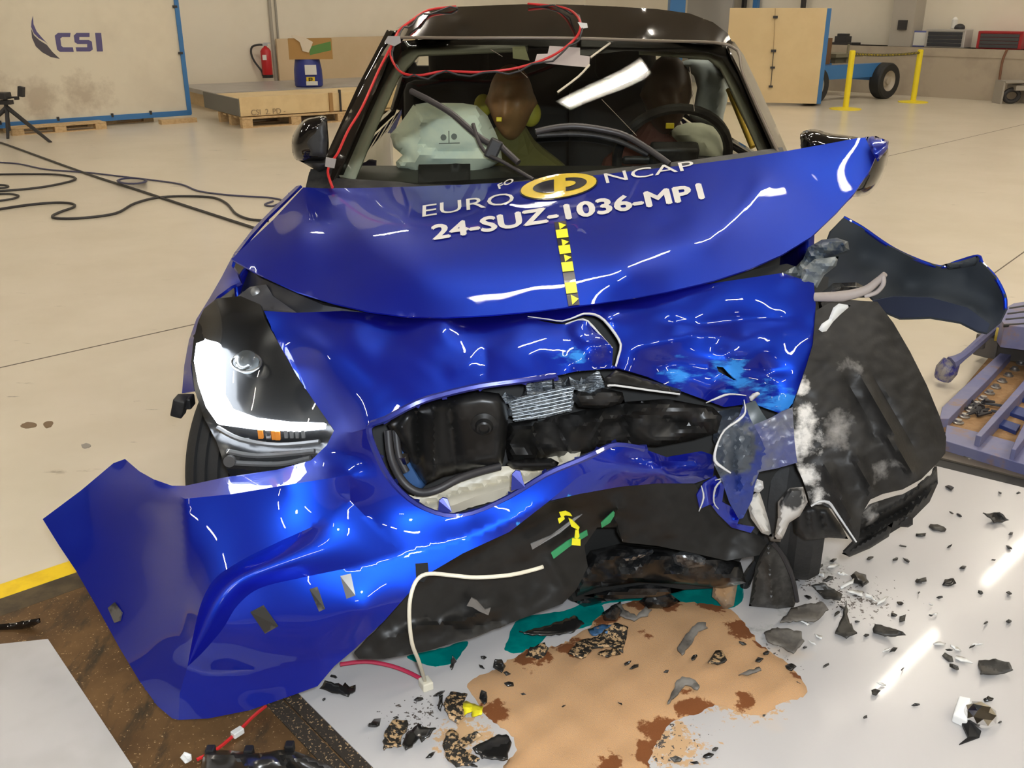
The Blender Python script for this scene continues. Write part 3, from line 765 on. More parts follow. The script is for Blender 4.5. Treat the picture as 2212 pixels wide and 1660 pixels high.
# black frit band inside the glass edge
m_frit = mat('frit', (.01, .009, .008), .25)
frit = [(726, 378), (760, 303), (800, 208), (838, 118), (852, 90), (950, 82), (1100, 79), (1200, 79), (1350, 83), (1500, 92), (1574, 99), (1600, 150), (1638, 235), (1680, 322), (1660, 328), (1622, 240), (1585, 165), (1560, 125), (1530, 114), (1350, 110), (1250, 122), (1200, 108), (1140, 98), (1000, 97), (890, 100), (868, 112), (825, 190), (780, 290), (742, 378)]
sheet('glass_border', [([(a, b, 0.) for a, b in frit], [])], m_frit, windscreen, step=18, thick=0)
ob = bpy.data.objects['glass_border']
for v_ in ob.data.vertices: pass
def reproject(ob, fn, off):
    # put the outline mesh (built along sight lines) onto another surface
    for v_ in ob.data.vertices:
        d_ = v_.co - Vector((0, 0, CAMH))
        if abs(d_.y) < 1e-6: d_ = v_.co
        v_.co = v_.co
bpy.data.objects.remove(ob)
gf = tps([tuple(p) for p in glass_out] + glass_in)
def on_glass_sheet(name, loop, m, parent, off=-.006, step=16, thick=0):
    lp = dens([(a, b, 0) for a, b in loop], step)
    vs, fs = triangulate(lp, [], step)
    V = space(vs, gf(vs) - off)
    me = bpy.data.meshes.new(name); me.from_pydata([tuple(p) for p in V], [], fs)
    for p in me.polygons: p.use_smooth = True
    o = link(name, me, m, parent)
    if thick:
        q = o.modifiers.new('t', 'SOLIDIFY'); q.thickness = thick
    return o
on_glass_sheet('glass_border', frit, m_frit, windscreen, -.006)
m_trim = mat('pillar_trim', (.40, .41, .33), .7)
for lp in ([(735, 384), (768, 392), (778, 368), (815, 275), (862, 170), (905, 122), (1140, 112), (1140, 98), (890, 104), (866, 116), (820, 200)], [(1662, 335), (1640, 335), (1592, 225), (1555, 150), (1530, 130), (1380, 118), (1380, 106), (1530, 112), (1570, 132), (1604, 190), (1640, 262)]):
    on_glass_sheet('pillar_trim', lp, m_trim, CAR, -.07, 16, .012)
m_black_paint = mat('black_paint', (.012, .009, .007), .12, coat=1, coat_rough=.01)
pl = [(668, 425, 2.97), (690, 375, 3.01), (715, 318, 3.09), (760, 232, 3.22), (800, 158, 3.34), (832, 105, 3.45), (850, 80, 3.47), (858, 92, 3.40), (838, 122, 3.36), (802, 208, 3.22), (762, 303, 3.08), (730, 375, 2.99), (706, 425, 2.93)]
sheet('windscreen_pillar', [(pl, [])], m_black_paint, CAR, step=9, thick=.008, creases=[([(690, 400), (735, 310), (790, 200), (842, 98)], -.012, 12)])
pr_ = [(1572, 88, 3.46), (1586, 90, 3.49), (1606, 118, 3.45), (1640, 190, 3.33), (1668, 252, 3.23), (1700, 325, 3.11), (1718, 372, 3.04), (1690, 372, 2.96), (1672, 318, 3.02), (1634, 235, 3.15), (1598, 152, 3.29), (1572, 100, 3.39)]
sheet('windscreen_pillar', [(pr_, [])], m_black_paint, CAR, step=9, thick=.008, creases=[([(1584, 95), (1622, 165), (1655, 240), (1700, 345)], -.012, 11)])
m_seal = mat('seal', (.16, .125, .09), .35)
line_tube('seal_strip', [(860, 81, 3.34), (1000, 82, 3.30), (1200, 82, 3.29), (1400, 88, 3.31), (1576, 98, 3.37), (1605, 160, 3.25), (1645, 250, 3.10), (1684, 335, 2.97)], .005, m_seal, CAR)
# roof
roof_out = [(838, 100, 3.50), (862, 81, 3.42), (1000, 80, 3.355), (1200, 80, 3.335), (1400, 86, 3.355), (1560, 96, 3.40), (1584, 96, 3.48), (1572, 72, 3.52), (1540, 48, 3.57), (1490, 29, 3.62), (1420, 19.5, 3.655), (1320, 13.5, 3.67), (1220, 9.5, 3.68), (1130, 9, 3.68), (1050, 12, 3.67), (975, 15, 3.655), (925, 23, 3.62), (885, 43, 3.57), (860, 68, 3.52)]
roof_in = [(1200, 45, 3.45), (1000, 45, 3.46), (1400, 50, 3.46), (1200, 65, 3.38), (1200, 24, 3.56)]
roof = sheet('roof', [(roof_out, roof_in)], m_black_paint, CAR, step=10, thick=.004, smooth=60)
bm = NB()                                 # rest of the roof, sides and tail
ys = [3.66, 4.5, 5.0, 5.35, 5.6]; zs = [1.485, 1.50, 1.47, 1.40, 1.22]
prev = None
for y, z in zip(ys, zs):
    row = [bm.verts.new((CX + sx * (.55 if y < 5.5 else .5), y, z - (.06 if abs(sx) == 1 else 0))) for sx in (-1, -.8, 0, .8, 1)]
    if prev:
        for i in range(4): bm.faces.new((prev[i], prev[i + 1], row[i + 1], row[i]))
    prev = row
obj('roof_rear', bm, m_black_paint, CAR, 60)
def xs(z): return np.interp(z, [.15, .35, .85, .97, 1.44], [.80, .86, .84, .76, .565])
def side_part(name, outline, holes, m, s, thick=.03):
    lp = dens([(y, z, 0) for y, z in outline], .1); hl = [dens([(y, z, 0) for y, z in h], .1) for h in holes]
    vs, fs = triangulate(lp, hl, .1)
    me = bpy.data.meshes.new(name); me.from_pydata([(CX + s * float(xs(z)), y, z) for y, z in vs], [], fs)
    for p in me.polygons: p.use_smooth = True
    o = link(name, me, m, CAR); q = o.modifiers.new('t', 'SOLIDIFY'); q.thickness = thick; q.offset = 0
    return o
for s in (-1, 1):
    side_part('body_side', [(3.05, .95), (5.62, .98), (5.72, .6), (5.6, .25), (5.35, .3), (5.2, .5), (5.0, .56), (4.8, .5), (4.65, .25), (3.05, .2)], [], m_paint, s)
    side_part('door_frame', [(3.12, .95), (3.42, 1.24), (3.72, 1.415), (5.3, 1.40), (5.62, .98)], [[(3.26, 1.0), (3.55, 1.26), (3.80, 1.365), (4.05, 1.37), (4.08, 1.0)], [(4.2, 1.0), (4.2, 1.37), (4.8, 1.36), (5.1, 1.0)]], M['black_gloss'], s)
    for wy in (5.0,):
        bm = NB(); lathe(bm, [(.16, -.09), (.29, -.09), (.30, -.06), (.30, .06), (.29, .09), (.16, .09)], (CX + s * .74, wy, .30), Matrix.Rotation(R(90), 3, 'Y'), 32, False); obj('rear_tyre', bm, M['rubber'], CAR)
bm = NB()
box(bm, (CX, 5.55, .72), (1.5, .06, .95)); box(bm, (CX, 4.2, .30), (1.55, 2.6, .06)); box(bm, (CX, 5.4, 1.15), (1.1, .05, .4)); box(bm, (CX, 3.0, .60), (1.46, .05, .62))
obj('body_shell', bm, M['dark'], CAR, 0)
# dashboard
m_dash = mat('dashboard_grey', (.035, .036, .03), .55)
bm = NB()
for i, (y, z) in enumerate([(2.95, .985), (3.10, 1.0), (3.28, 1.005), (3.34, .97), (3.36, .75)]): pass
prof = [(2.97, .97), (3.12, .995), (3.27, 1.0), (3.33, .965), (3.35, .72), (3.05, .72)]
prism(bm, [(CX - .68, y, z) for y, z in prof], (1.36, 0, 0))
obj('dashboard', bm, m_dash, CAR, 40, .015)
on_glass_sheet('dark_panel', [(905, 357), (1016, 355), (1016, 400), (903, 402)], M['dark'], CAR, -.03, 16, .004)  # flat dark panel just behind the glass
# seats
m_seat = mat('seat_cloth', (.012, .012, .012), .85)
for sx in (-.36, .36):
    st = empty('seat', (CX + sx, 4.0, .32)); st.parent = CAR; st.matrix_parent_inverse = Matrix.Translation(CAR.location).inverted()
    bm = NB(); box(bm, (CX + sx, 3.95, .5), (.5, .5, .2)); o = obj('cushion', bm, m_seat, st, 40, .05)
    bm = NB(); box(bm, (CX + sx, 4.25, .9), (.48, .14, .62), Matrix.Rotation(R(-14), 3, 'X')); obj('backrest', bm, m_seat, st, 40, .05)
    bm = NB(); box(bm, (CX + sx, 4.33, 1.30), (.26, .10, .2)); obj('headrest', bm, m_seat, st, 40, .04)
# airbags
m_bag = mat('airbag_cloth', (.70, .77, .66), .8, col2=(.50, .62, .62), nscale=6, lo=.5, hi=.75)
ab_o = [(843, 290), (862, 270), (880, 245), (893, 226), (920, 222), (1000, 223), (1030, 228), (1053, 250), (1070, 285), (1080, 310), (1085, 345), (1070, 356), (1055, 366), (1020, 386), (1000, 376), (960, 374), (910, 374), (900, 384), (880, 370), (858, 366), (855, 350), (870, 335), (850, 318)]
ab = pillow('passenger_airbag', ab_o, 3.24, .10, .10, m_bag, CAR, 9, 60, creases=[([(910, 250), (905, 320), (900, 350)], -.02, 8), ([(905, 310), (960, 330), (1060, 320)], .018, 9), ([(1030, 230), (1040, 290), (1075, 330)], -.02, 9), ([(880, 330), (960, 345), (1060, 345)], -.015, 8), ([(850, 295), (905, 300)], .015, 8), ([(893, 226), (905, 262), (1040, 250)], -.012, 8)], smooth=25)
m_print = mat('airbag_print', (.16, .18, .17), .8)
bm = NB()
for cx_, cy_ in ((958, 297), (981, 295)):
    lathe(bm, [(.0095, -.002), (.0095, .002)], at(cx_, cy_, 3.115), Matrix.Rotation(R(90), 3, 'X'), 14)
for a, b in (((969.5, 283), (970, 309)), ((948, 310), (993, 309))):
    cyl(bm, at(*a, 3.116), at(*b, 3.116), .0016, 6)
obj('airbag_symbol', bm, m_print, ab, 0)
pillow('driver_airbag', [(1445, 288), (1462, 272), (1485, 265), (1515, 265), (1540, 273), (1556, 292), (1568, 320), (1575, 350), (1540, 362), (1505, 356), (1480, 322)], 3.30, .10, .08, mat('airbag_cream', (.66, .68, .54), .8), CAR, 9, 45, creases=[([(1512, 272), (1520, 350)], .012, 6)], smooth=40)
pillow('curtain_airbag', [(1455, 137), (1490, 128), (1530, 130), (1560, 150), (1571, 178), (1572, 215), (1563, 250), (1560, 300), (1556, 330), (1546, 300), (1530, 270), (1498, 262), (1488, 252), (1500, 225), (1506, 190), (1500, 165), (1480, 148)], 3.60, .04, .04, mat('airbag_grey', (.42, .48, .50), .8), CAR, 9, 22, creases=[([(1530, 135), (1532, 270)], .02, 8), ([(1560, 160), (1545, 260)], -.02, 8)])
bm = NB()                                 # steering wheel
c0 = at(1452, 338, 3.24); mx = Matrix.Rotation(R(-62), 3, 'X')
tube(bm, [c0 + mx @ Vector((.185 * math.cos(a), .185 * math.sin(a), 0)) for a in [2 * math.pi * i / 36 for i in range(37)]], .017, 8, caps=False)
sw = obj('steering_wheel', bm, M['black_plastic'], CAR)
bm = NB(); box(bm, c0 + mx @ Vector((0, 0, -.02)), (.16, .12, .05), mx); box(bm, c0 + mx @ Vector((0, 0, -.02)), (.34, .03, .02), mx); obj('hub', bm, M['black_plastic'], sw, 40, .01)
line_tube('seat_belt', [(1574, 192, 3.55), (1596, 245, 3.5), (1626, 318, 3.42)], .012, mat('belt_yellow', (.55, .36, .02), .6), CAR)
# wipers
def gtube(name, px, r, m, parent, off=.02, k=4):
    bm = NB(); tube(bm, [gl(a, b, off) for a, b in px], r, 8, k); return obj(name, bm, m, parent, 60)
m_wip = mat('wiper_black', (.035, .03, .03), .42)
wa = gtube('wiper', [(888, 197), (930, 218), (975, 245), (1010, 275), (1040, 300), (1062, 312)], .010, m_wip, CAR, .03)
wa['label'] = 'broken wiper hanging across the passenger airbag'
gtube('wiper_link', [(1022, 268), (1034, 305), (1052, 332), (1090, 352), (1152, 388)], .006, m_wip, wa, .04)
gtube('wiper_tip', [(1078, 312), (1100, 333), (1120, 352)], .010, m_wip, wa, .05)
bm = NB(); box(bm, gl(1066, 322, .045), (.04, .03, .06), Matrix.Rotation(R(25), 3, 'Y')); obj('wiper_joint', bm, M['black_plastic'], wa, 0, .006)
wb = gtube('wiper', [(1157, 285), (1200, 276), (1245, 273), (1300, 280), (1350, 293), (1400, 322), (1446, 355)], .010, m_wip, CAR, .03)
wb['label'] = 'wiper lying in front of the steering wheel'
gtube('wiper_blade', [(1160, 293), (1250, 290), (1330, 303), (1400, 335)], .008, M['black_plastic'], wb, .015)
# things on the glass
m_gp = mat('grey_patch', (.36, .31, .29), .6)
on_glass_sheet('sensor_patch', [(1155, 134), (1160, 117), (1183, 116), (1187, 99), (1253, 103), (1253, 119), (1274, 122), (1273, 146), (1215, 141)], m_gp, windscreen, .004)
on_glass_sheet('mirror_mount', [(1107, 101), (1134, 100), (1144, 131), (1108, 126)], mat('mount_green', (.32, .33, .20), .6), windscreen, -.004)
for q in ([(1273, 140), (1250, 165), (1205, 199)], [(1318, 93), (1276, 124)]):
    on_glass_tube = gtube('splinter', q, .0035, mat('splinter', (.62, .55, .42), .5), windscreen, .006, 3)
for q in ([(1060, 107), (1085, 122)], [(1120, 150), (1140, 168)], [(1300, 215), (1375, 293)], [(1490, 145), (1500, 240)]):
    gtube('crack', q, .001, m_seal, windscreen, .004, 1)
# mirrors
m1 = pillow('wing_mirror', curve_px([(704, 252), (680, 253), (658, 259), (640, 278), (630, 305), (636, 342), (660, 351), (700, 349), (710, 320), (708, 280)], 4), 2.98, .05, .10, M['black_gloss'], CAR, 7, 28, smooth=50)
m1['label'] = 'black wing mirror beside the pale hall floor'
pillow('mirror_face', [(672, 268, 2.945), (704, 258, 2.945), (708, 300, 2.94), (704, 340, 2.94), (668, 340, 2.94), (655, 310, 2.94)], 2.94, .012, .02, M['black_plastic'], m1, 7, 14)
pillow('mirror_foot', [(640, 344), (712, 344), (716, 362), (690, 372), (655, 352)], 2.97, .03, .03, M['black_plastic'], m1, 7, 12)
m2 = pillow('wing_mirror', curve_px([(1728, 300), (1735, 284), (1760, 279), (1792, 288), (1850, 296), (1912, 312), (1918, 345), (1905, 385), (1885, 412), (1862, 424), (1800, 420), (1740, 350)], 3), 2.86, .08, .10, M['black_gloss'], CAR, 9, 40, smooth=50)
m2['label'] = 'black wing mirror behind the raised hood corner'
# side skirt of the screen: cowl pieces
sheet('cowl_corner', [([(660, 405, 2.93), (668, 372, 2.97), (700, 345, 3.0), (722, 340, 3.0), (712, 380, 2.96), (706, 412, 2.92)], [])], M['black_plastic'], CAR, step=8, thick=.01)
sheet('cowl', [([(690, 412, 2.90), (726, 385, 2.95), (900, 395, 2.95), (1200, 378, 2.93), (1500, 345, 2.95), (1690, 318, 3.0), (1700, 345, 2.92), (1500, 375, 2.88), (1200, 405, 2.86), (900, 420, 2.87)], [])], M['black_plastic'], CAR, step=14, thick=.01)
# --- left wing
wing_out = [(650, 400, 2.93), (620, 430, 2.84), (580, 468, 2.73), (540, 512, 2.60), (506, 556, 2.45), (500, 575, 2.42), (512, 592, 2.38), (520, 610, 2.34), (500, 618, 2.34), (470, 640, 2.33), (448, 668, 2.32), (432, 700, 2.30), (418, 740, 2.29), (412, 790, 2.27), (420, 846, 2.25), (393, 850, 2.29), (398, 790, 2.31), (408, 735, 2.33), (424, 690, 2.345), (452, 645, 2.38), (478, 600, 2.43), (505, 548, 2.53), (548, 492, 2.67), (600, 440, 2.82), (640, 402, 2.95)]
sheet('front_wing', [(wing_out, [])], m_paint, CAR, step=9, thick=.008)['label'] = 'intact front wing above the headlight'
side_part('wing_side', [(2.36, .84), (2.6, .90), (3.06, .95), (3.06, .22), (2.82, .24), (2.80, .40), (2.70, .56), (2.55, .64), (2.40, .62)], [], m_paint, -1, .01)
bm = NB(); box(bm, at(388, 878, 2.22), (.03, .04, .05), Matrix.Rotation(.3, 3, 'Y')); box(bm, at(400, 868, 2.24), (.04, .04, .03)); obj('arch_clip', bm, M['black_plastic'], CAR, 0, .004)
# --- headlight
hl_out = [(440, 668, 2.26), (468, 645, 2.25), (520, 640, 2.22), (562, 658, 2.17), (572, 690, 2.12), (602, 742, 2.06), (642, 812, 1.99), (684, 874, 1.93), (722, 932, 1.87), (704, 966, 1.86), (670, 998, 1.865), (600, 1020, 1.87), (500, 1034, 1.88), (484, 1002, 1.89), (466, 950, 1.93), (440, 902, 1.99), (420, 842, 2.06), (413, 782, 2.13), (418, 735, 2.19), (428, 695, 2.24)]
HL = empty('headlight', at(550, 850, 2.0), 'lit headlight of the undamaged side'); HL.parent = CAR; HL.matrix_parent_inverse = Matrix.Translation(CAR.location).inverted()
hl_in = [(560, 800, 2.0), (500, 740, 2.10), (560, 920, 1.92)]
m_hl = mat('lamp_body', (.014, .014, .014), .25)
sheet('lamp_body', [([(a, b, c + .05) for a, b, c in hl_out], [(a, b, c + .06) for a, b, c in hl_in])], m_hl, HL, step=12, thick=.01, creases=[([(440, 900), (470, 930), (560, 960), (700, 955)], .02, 12, 0)])
sheet('lens', [(hl_out, hl_in)], glass('clear_lens', (.82, .84, .86), 1.45), HL, step=14, thick=0)
hlf = tps(hl_out + hl_in)
def hlp(u, v, off): return at(u, v, float(hlf(np.array([(u, v)], float))[0]) + off)
m_drl = mat('daytime_light', (1, 1, 1), .4, emit=(.86, .92, 1.0), estr=3.5)
drl = [(424, 742), (446, 734), (470, 740), (481, 765), (480, 850), (498, 882), (556, 903), (630, 912), (700, 914), (698, 925), (640, 932), (540, 926), (470, 916), (445, 880), (428, 830), (419, 780)]
o = sheet('light_guide', [([(a, b, float(hlf(np.array([(a, b)], float))[0]) + .022) for a, b in drl], [])], m_drl, HL, step=9, thick=.01); o['label'] = 'glowing white L shaped daytime light'
bm = NB(); lathe(bm, [(.001, .016), (.012, .014), (.020, .007), (.024, 0), (.028, -.004), (.028, -.015)], hlp(532, 783, .03), Matrix.Rotation(R(75), 3, 'X'), 20)
o = obj('projector', bm, mat('projector_glass', (.25, .27, .27), .05, coat=1), HL); o.scale = (1, 1, 1)
bm = NB(); tube(bm, [hlp(532 + 32 * math.cos(a), 783 + 20 * math.sin(a), .03) for a in [2 * math.pi * i / 20 for i in range(21)]], .003, 6, caps=False); obj('projector_ring', bm, M['steel'], HL)
m_amb = mat('amber', (.65, .22, .03), .2)
for i, u in enumerate((563, 580, 592, 600)):
    bm = NB(); box(bm, hlp(u, 938 + i, .03), (.011, .008, .022)); obj('indicator_rib', bm, m_amb if i != 1 else M['chrome'], HL, 0, .001)
for i, u in enumerate((618, 630, 642, 655)):
    bm = NB(); box(bm, hlp(u, 938, .03), (.008, .006, .02)); obj('reflector_rib', bm, M['steel'], HL, 0, .001)
for q in ([(470, 925), (520, 950), (600, 962), (690, 955)], [(490, 975), (560, 985), (680, 975)], [(500, 1000), (600, 1003), (670, 990)]):
    bm = NB(); tube(bm, [hlp(a, b, .02) for a, b in q], .006, 6, 4); obj('housing_rib', bm, mat('clear_grey', (.16, .155, .15), .25), HL)
bm = NB(); lathe(bm, [(.008, 0), (.013, 0), (.013, .012), (.008, .012)], hlp(498, 995, .005), Matrix.Rotation(R(80), 3, 'X'), 16); obj('mounting_eye', bm, mat('clear_grey2', (.07, .068, .065), .25), HL)
# dark sheet put in as the shade of the gap above headlight
sheet('bonnet_gap_shade', [([(470, 640, 2.42), (488, 600, 2.52), (508, 566, 2.55), (530, 570, 2.5), (560, 600, 2.36), (700, 660, 2.22), (870, 690, 2.12), (860, 705, 2.14), (720, 690, 2.22), (580, 690, 2.25), (520, 665, 2.33), (470, 672, 2.38)], [])], mat('gap_shade', (.015, .016, .02), .4), CAR, step=12, thick=.02)
bm = NB(); lathe(bm, [(.012, 0), (.012, .008), (.005, .012)], at(553, 632, 2.30), Matrix.Rotation(R(60), 3, 'X'), 14); box(bm, at(550, 648, 2.30), (.04, .02, .02)); obj('bracket_bolt', bm, mat('dull_steel', (.22, .22, .22), .4, .6), CAR, 40)
sheet('lamp_bracket', [([(540, 620, 2.33), (575, 615, 2.3), (590, 640, 2.27), (640, 675, 2.18), (560, 665, 2.23), (500, 650, 2.27)], [])], mat('bracket_grey', (.06, .06, .065), .4), CAR, step=9, thick=.006)
# --- left front wheel, steered out
wc = Vector((-.70, 2.47, .30)); wm = Matrix.Rotation(R(-14), 3, 'Z') @ Matrix.Rotation(R(90), 3, 'Y')
WH = empty('wheel', wc, 'front wheel turned outward behind the peeled bumper end'); WH.parent = CAR; WH.matrix_parent_inverse = Matrix.Translation(CAR.location).inverted()
prof = [(.20, -.088), (.265, -.094), (.288, -.09), (.298, -.078)]
for g_ in (-.05, -.018, .018, .05): prof += [(.302, g_ - .007), (.294, g_ - .004), (.294, g_ + .004), (.302, g_ + .007)]
prof += [(.298, .078), (.288, .09), (.265, .094), (.20, .088)]
bm = NB(); lathe(bm, prof, wc, wm, 64, False); obj('tyre', bm, M['rubber'], WH, 30)
bm = NB(); lathe(bm, [(.03, -.07), (.12, -.06), (.19, -.08), (.205, -.08), (.205, .08), (.03, .07)], wc, wm, 40); obj('rim', bm, M['steel'], WH, 40)
# ------------------------------------------------------------------ behind the grille, underside
m_blk2 = mat('duct_black', (.008, .0078, .0075), .35, spec=.3, col2=(.022, .021, .02), nscale=7)
sheet('engine_bay_backing', [([(560, 600, 2.45), (900, 672, 2.22), (1300, 640, 2.22), (1700, 570, 2.35), (1790, 600, 2.35), (1765, 900, 2.15), (1700, 1050, 2.12), (1620, 1180, 2.10), (1560, 1270, 2.12), (1300, 1285, 2.12), (1240, 1300, 2.06), (1180, 1140, 2.05), (880, 1112, 2.03), (800, 1040, 2.03), (770, 930, 2.06), (600, 720, 2.3)], [(1200, 950, 2.12)])], M['dark'], CAR, step=26, thick=.02)  # dark backing sheet, stands in for the unlit engine bay
pillow('air_duct', [(836, 918), (870, 885), (960, 858), (1040, 845), (1078, 850), (1092, 870), (1098, 900), (1096, 930), (1090, 985), (1085, 1006), (1010, 1018), (960, 1030), (920, 1048), (905, 1030), (880, 990), (860, 960)], 1.92, .05, .04, m_blk2, CAR, 9, 25, creases=[([(900, 880), (905, 1035)], .03, 9), ([(970, 860), (985, 1020)], .02, 12), ([(935, 870), (940, 1030)], -.02, 8)])
bm = NB(); lathe(bm, [(.034, -.012), (.030, .004), (.02, .008), (.016, .018), (.012, .02), (.010, .014)], at(1046, 918, 1.875), Matrix.Rotation(R(95), 3, 'X'), 24); obj('duct_knob', bm, m_blk2, CAR, 30)
m_rad = mat('radiator_fins', (.40, .42, .43), .4, .7, bump=1., bscale=90, col2=(.22, .25, .28), nscale=40, stretch=(.3, 1, 3))
sheet('radiator', [([(1096, 866, 1.97), (1160, 848, 1.96), (1240, 832, 1.96), (1310, 825, 1.98), (1300, 850, 1.99), (1240, 870, 1.98), (1235, 888, 1.985), (1180, 902, 1.98), (1112, 912, 1.97)], [])], m_rad, CAR, step=7, thick=.03, noise=(.006, 22))
bm = NB()
for i in range(7):
    t = i / 6
    tube(bm, [at(1100 + 4 * t + 4, 868 + 40 * t, 1.955), at(1170, 852 + 46 * t, 1.953), at(1238 - 6 * t, 838 + 46 * t, 1.952)], .0014, 5, 3)
obj('radiator_tube', bm, mat('radiator_tube', (.20, .22, .24), .4, .7), CAR)
pillow('shutter_frame', [(1098, 915), (1180, 905), (1245, 890), (1330, 870), (1440, 862), (1540, 880), (1560, 900), (1550, 935), (1500, 950), (1420, 965), (1330, 958), (1290, 972), (1230, 985), (1190, 992), (1100, 1000), (1092, 960)], 1.99, .035, .05, m_blk2, CAR, 9, 22, creases=[([(1150, 912), (1165, 985)], -.03, 10), ([(1200, 905), (1230, 985)], .03, 9), ([(1300, 890), (1290, 965)], -.03, 9), ([(1345, 880), (1360, 960)], .03, 9), ([(1250, 920), (1420, 880)], -.03, 10), ([(1420, 900), (1520, 925)], .02, 10)], noise=(.012, .05), smooth=22)
pillow('shutter_block', [(1240, 842), (1275, 850), (1300, 838), (1345, 848), (1350, 870), (1300, 884), (1250, 880), (1238, 862)], 1.93, .03, .03, m_blk2, CAR, 8, 12, smooth=25)
pillow('shutter_rail', [(1098, 995), (1190, 990), (1208, 1000), (1200, 1014), (1150, 1018), (1110, 1014), (1095, 1004)], 1.885, .015, .02, m_blk2, CAR, 8, 9)
m_beige = mat('beam_beige', (.56, .52, .42), .45)
sheet('crash_beam', [([(880, 1068, 1.91), (900, 1075, 1.90), (960, 1060, 1.90), (1010, 1035, 1.92), (1085, 1008, 1.94), (1200, 1000, 1.95), (1250, 994, 1.96), (1190, 1022, 1.92), (1110, 1050, 1.90), (1040, 1068, 1.885), (980, 1092, 1.87), (930, 1100, 1.87)], [])], m_beige, CAR, step=9, thick=.03, creases=[([(900, 1095), (1000, 1062), (1100, 1035), (1240, 1000)], .03, 5)])
pillow('frame_blue', [(852, 972), (880, 970), (920, 1048), (905, 1066), (880, 1060), (858, 1030)], 1.95, .02, .03, mat('frame_steel_blue', (.04, .10, .24), .45), CAR, 8, 14)
line_tube('hose', [(838, 930, 1.87), (845, 990, 1.85), (870, 1040, 1.84), (905, 1064, 1.83), (945, 1058, 1.83), (990, 1035, 1.85), (1040, 1018, 1.88), (1080, 1008, 1.9)], .009, M['cable'], CAR)
line_tube('hose', [(855, 930, 1.9), (862, 985, 1.88), (878, 1020, 1.87)], .008, M['cable'], CAR)
bm = NB(); tube(bm, [at(870, 985, 1.88), at(874, 1000, 1.88)], .012, 10); obj('hose_clamp', bm, M['chrome'], CAR)
# black upper lip under the torn nose and slabs behind
pillow('grille_bar', [(1308, 815, 1.9), (1330, 800, 1.91), (1350, 805, 1.92), (1470, 842, 1.95), (1472, 852, 1.95), (1400, 846, 1.93), (1330, 836, 1.91), (1306, 832, 1.9)], 1.92, .012, .03, m_blk2, CAR, 8, 9)
edge_strip('torn_edge', [(1312, 834, 1.895), (1330, 833, 1.9), (1400, 843, 1.925), (1468, 852, 1.945)], .0025, m_torn, CAR)
pillow('crushed_mount', [(1545, 890), (1600, 880), (1640, 905), (1690, 900), (1700, 960), (1640, 1010), (1560, 1000), (1540, 950)], 2.04, .03, .06, mat('crush_slate', (.05, .06, .08), .45, col2=(.12, .13, .13), nscale=11), CAR, 9, 22, noise=(.015, .07), smooth=25)
# lower grille: one bent black apron
m_apron = mat('apron_black', (.008, .0077, .0073), .42, spec=.28, col2=(.014, .0135, .0125), nscale=5)
add_layer(m_apron, (.03, .11, .22), 22, .6, .66, 6., spots=P3([(1215, 1240, 1.9, .07), (1170, 1230, 1.86, .05)]), amp=.25, seed=4)
add_layer(m_apron, (.22, .23, .23), 26, .62, .78, 6., spots=P3([(1350, 1130, 1.9, .05), (1180, 1250, 1.86, .06), (1345, 1170, 1.92, .06), (1600, 1180, 1.96, .1)]), amp=.18, seed=6)
ap_out = [(a, b, c + .03) for a, b, c in [(765, 1412, 1.63), (830, 1345, 1.65), (885, 1284, 1.675), (930, 1232, 1.695), (1000, 1192, 1.725), (1050, 1165, 1.745), (1120, 1128, 1.765), (1190, 1086, 1.785), (1250, 1068, 1.81), (1340, 1050, 1.85), (1420, 1044, 1.89), (1500, 1046, 1.93), (1520, 1075, 1.95), (1560, 1100, 1.96), (1610, 1138, 1.96), (1658, 1172, 1.95), (1640, 1200, 1.93), (1570, 1212, 1.93), (1500, 1196, 1.93), (1420, 1180, 1.92), (1345, 1172, 1.90), (1335, 1140, 1.90), (1290, 1140, 1.89), (1262, 1180, 1.88), (1270, 1225, 1.86), (1245, 1275, 1.83), (1215, 1305, 1.80), (1120, 1340, 1.76), (1020, 1378, 1.70), (920, 1408, 1.66), (830, 1424, 1.635), (775, 1424, 1.625)]]
ap_in = [(1000, 1290, 1.76), (1150, 1220, 1.84), (1420, 1120, 1.94), (1220, 1180, 1.87), (900, 1370, 1.70), (1230, 1110, 1.86)]
apron = sheet('lower_grille', [(ap_out, ap_in)], m_apron, CAR, step=10, thick=.008, creases=[([(880, 1300), (1000, 1215), (1100, 1165), (1200, 1120)], .014, 22, 1), ([(800, 1400), (900, 1355), (1000, 1340), (1100, 1300)], -.02, 10, 1), ([(1340, 1070), (1330, 1130), (1345, 1170)], -.03, 14, 1), ([(1030, 1180), (1180, 1120), (1290, 1090)], .012, 16, 1), ([(900, 1330), (1000, 1362), (1100, 1335)], .012, 8, 1), ([(1180, 1200), (1230, 1290)], -.015, 16, 1), ([(1450, 1060), (1440, 1170)], -.01, 18, 1)], noise=(.002, 7), smooth=45)
apron['label'] = 'bent black lower grille apron'
apf = tps(ap_out + ap_in)
def app(u, v, off=.02): return at(u, v, float(apf(np.array([(u, v)], float))[0]) - off)
def apatch(name, q, m, off=.02, parent=None):
    bm = NB(); prism(bm, [app(a, b, off) for a, b in q], (0, .003, 0)); return obj(name, bm, m, parent or apron, 0)
m_grn = mat('green_tape', (.03, .26, .10), .5)
apatch('green_tape', [(1298, 1130), (1325, 1105), (1330, 1110), (1318, 1130), (1300, 1141)], m_grn)
apatch('green_tape', [(1190, 1195), (1225, 1170), (1268, 1146), (1270, 1157), (1230, 1182), (1196, 1208)], m_grn, .024)
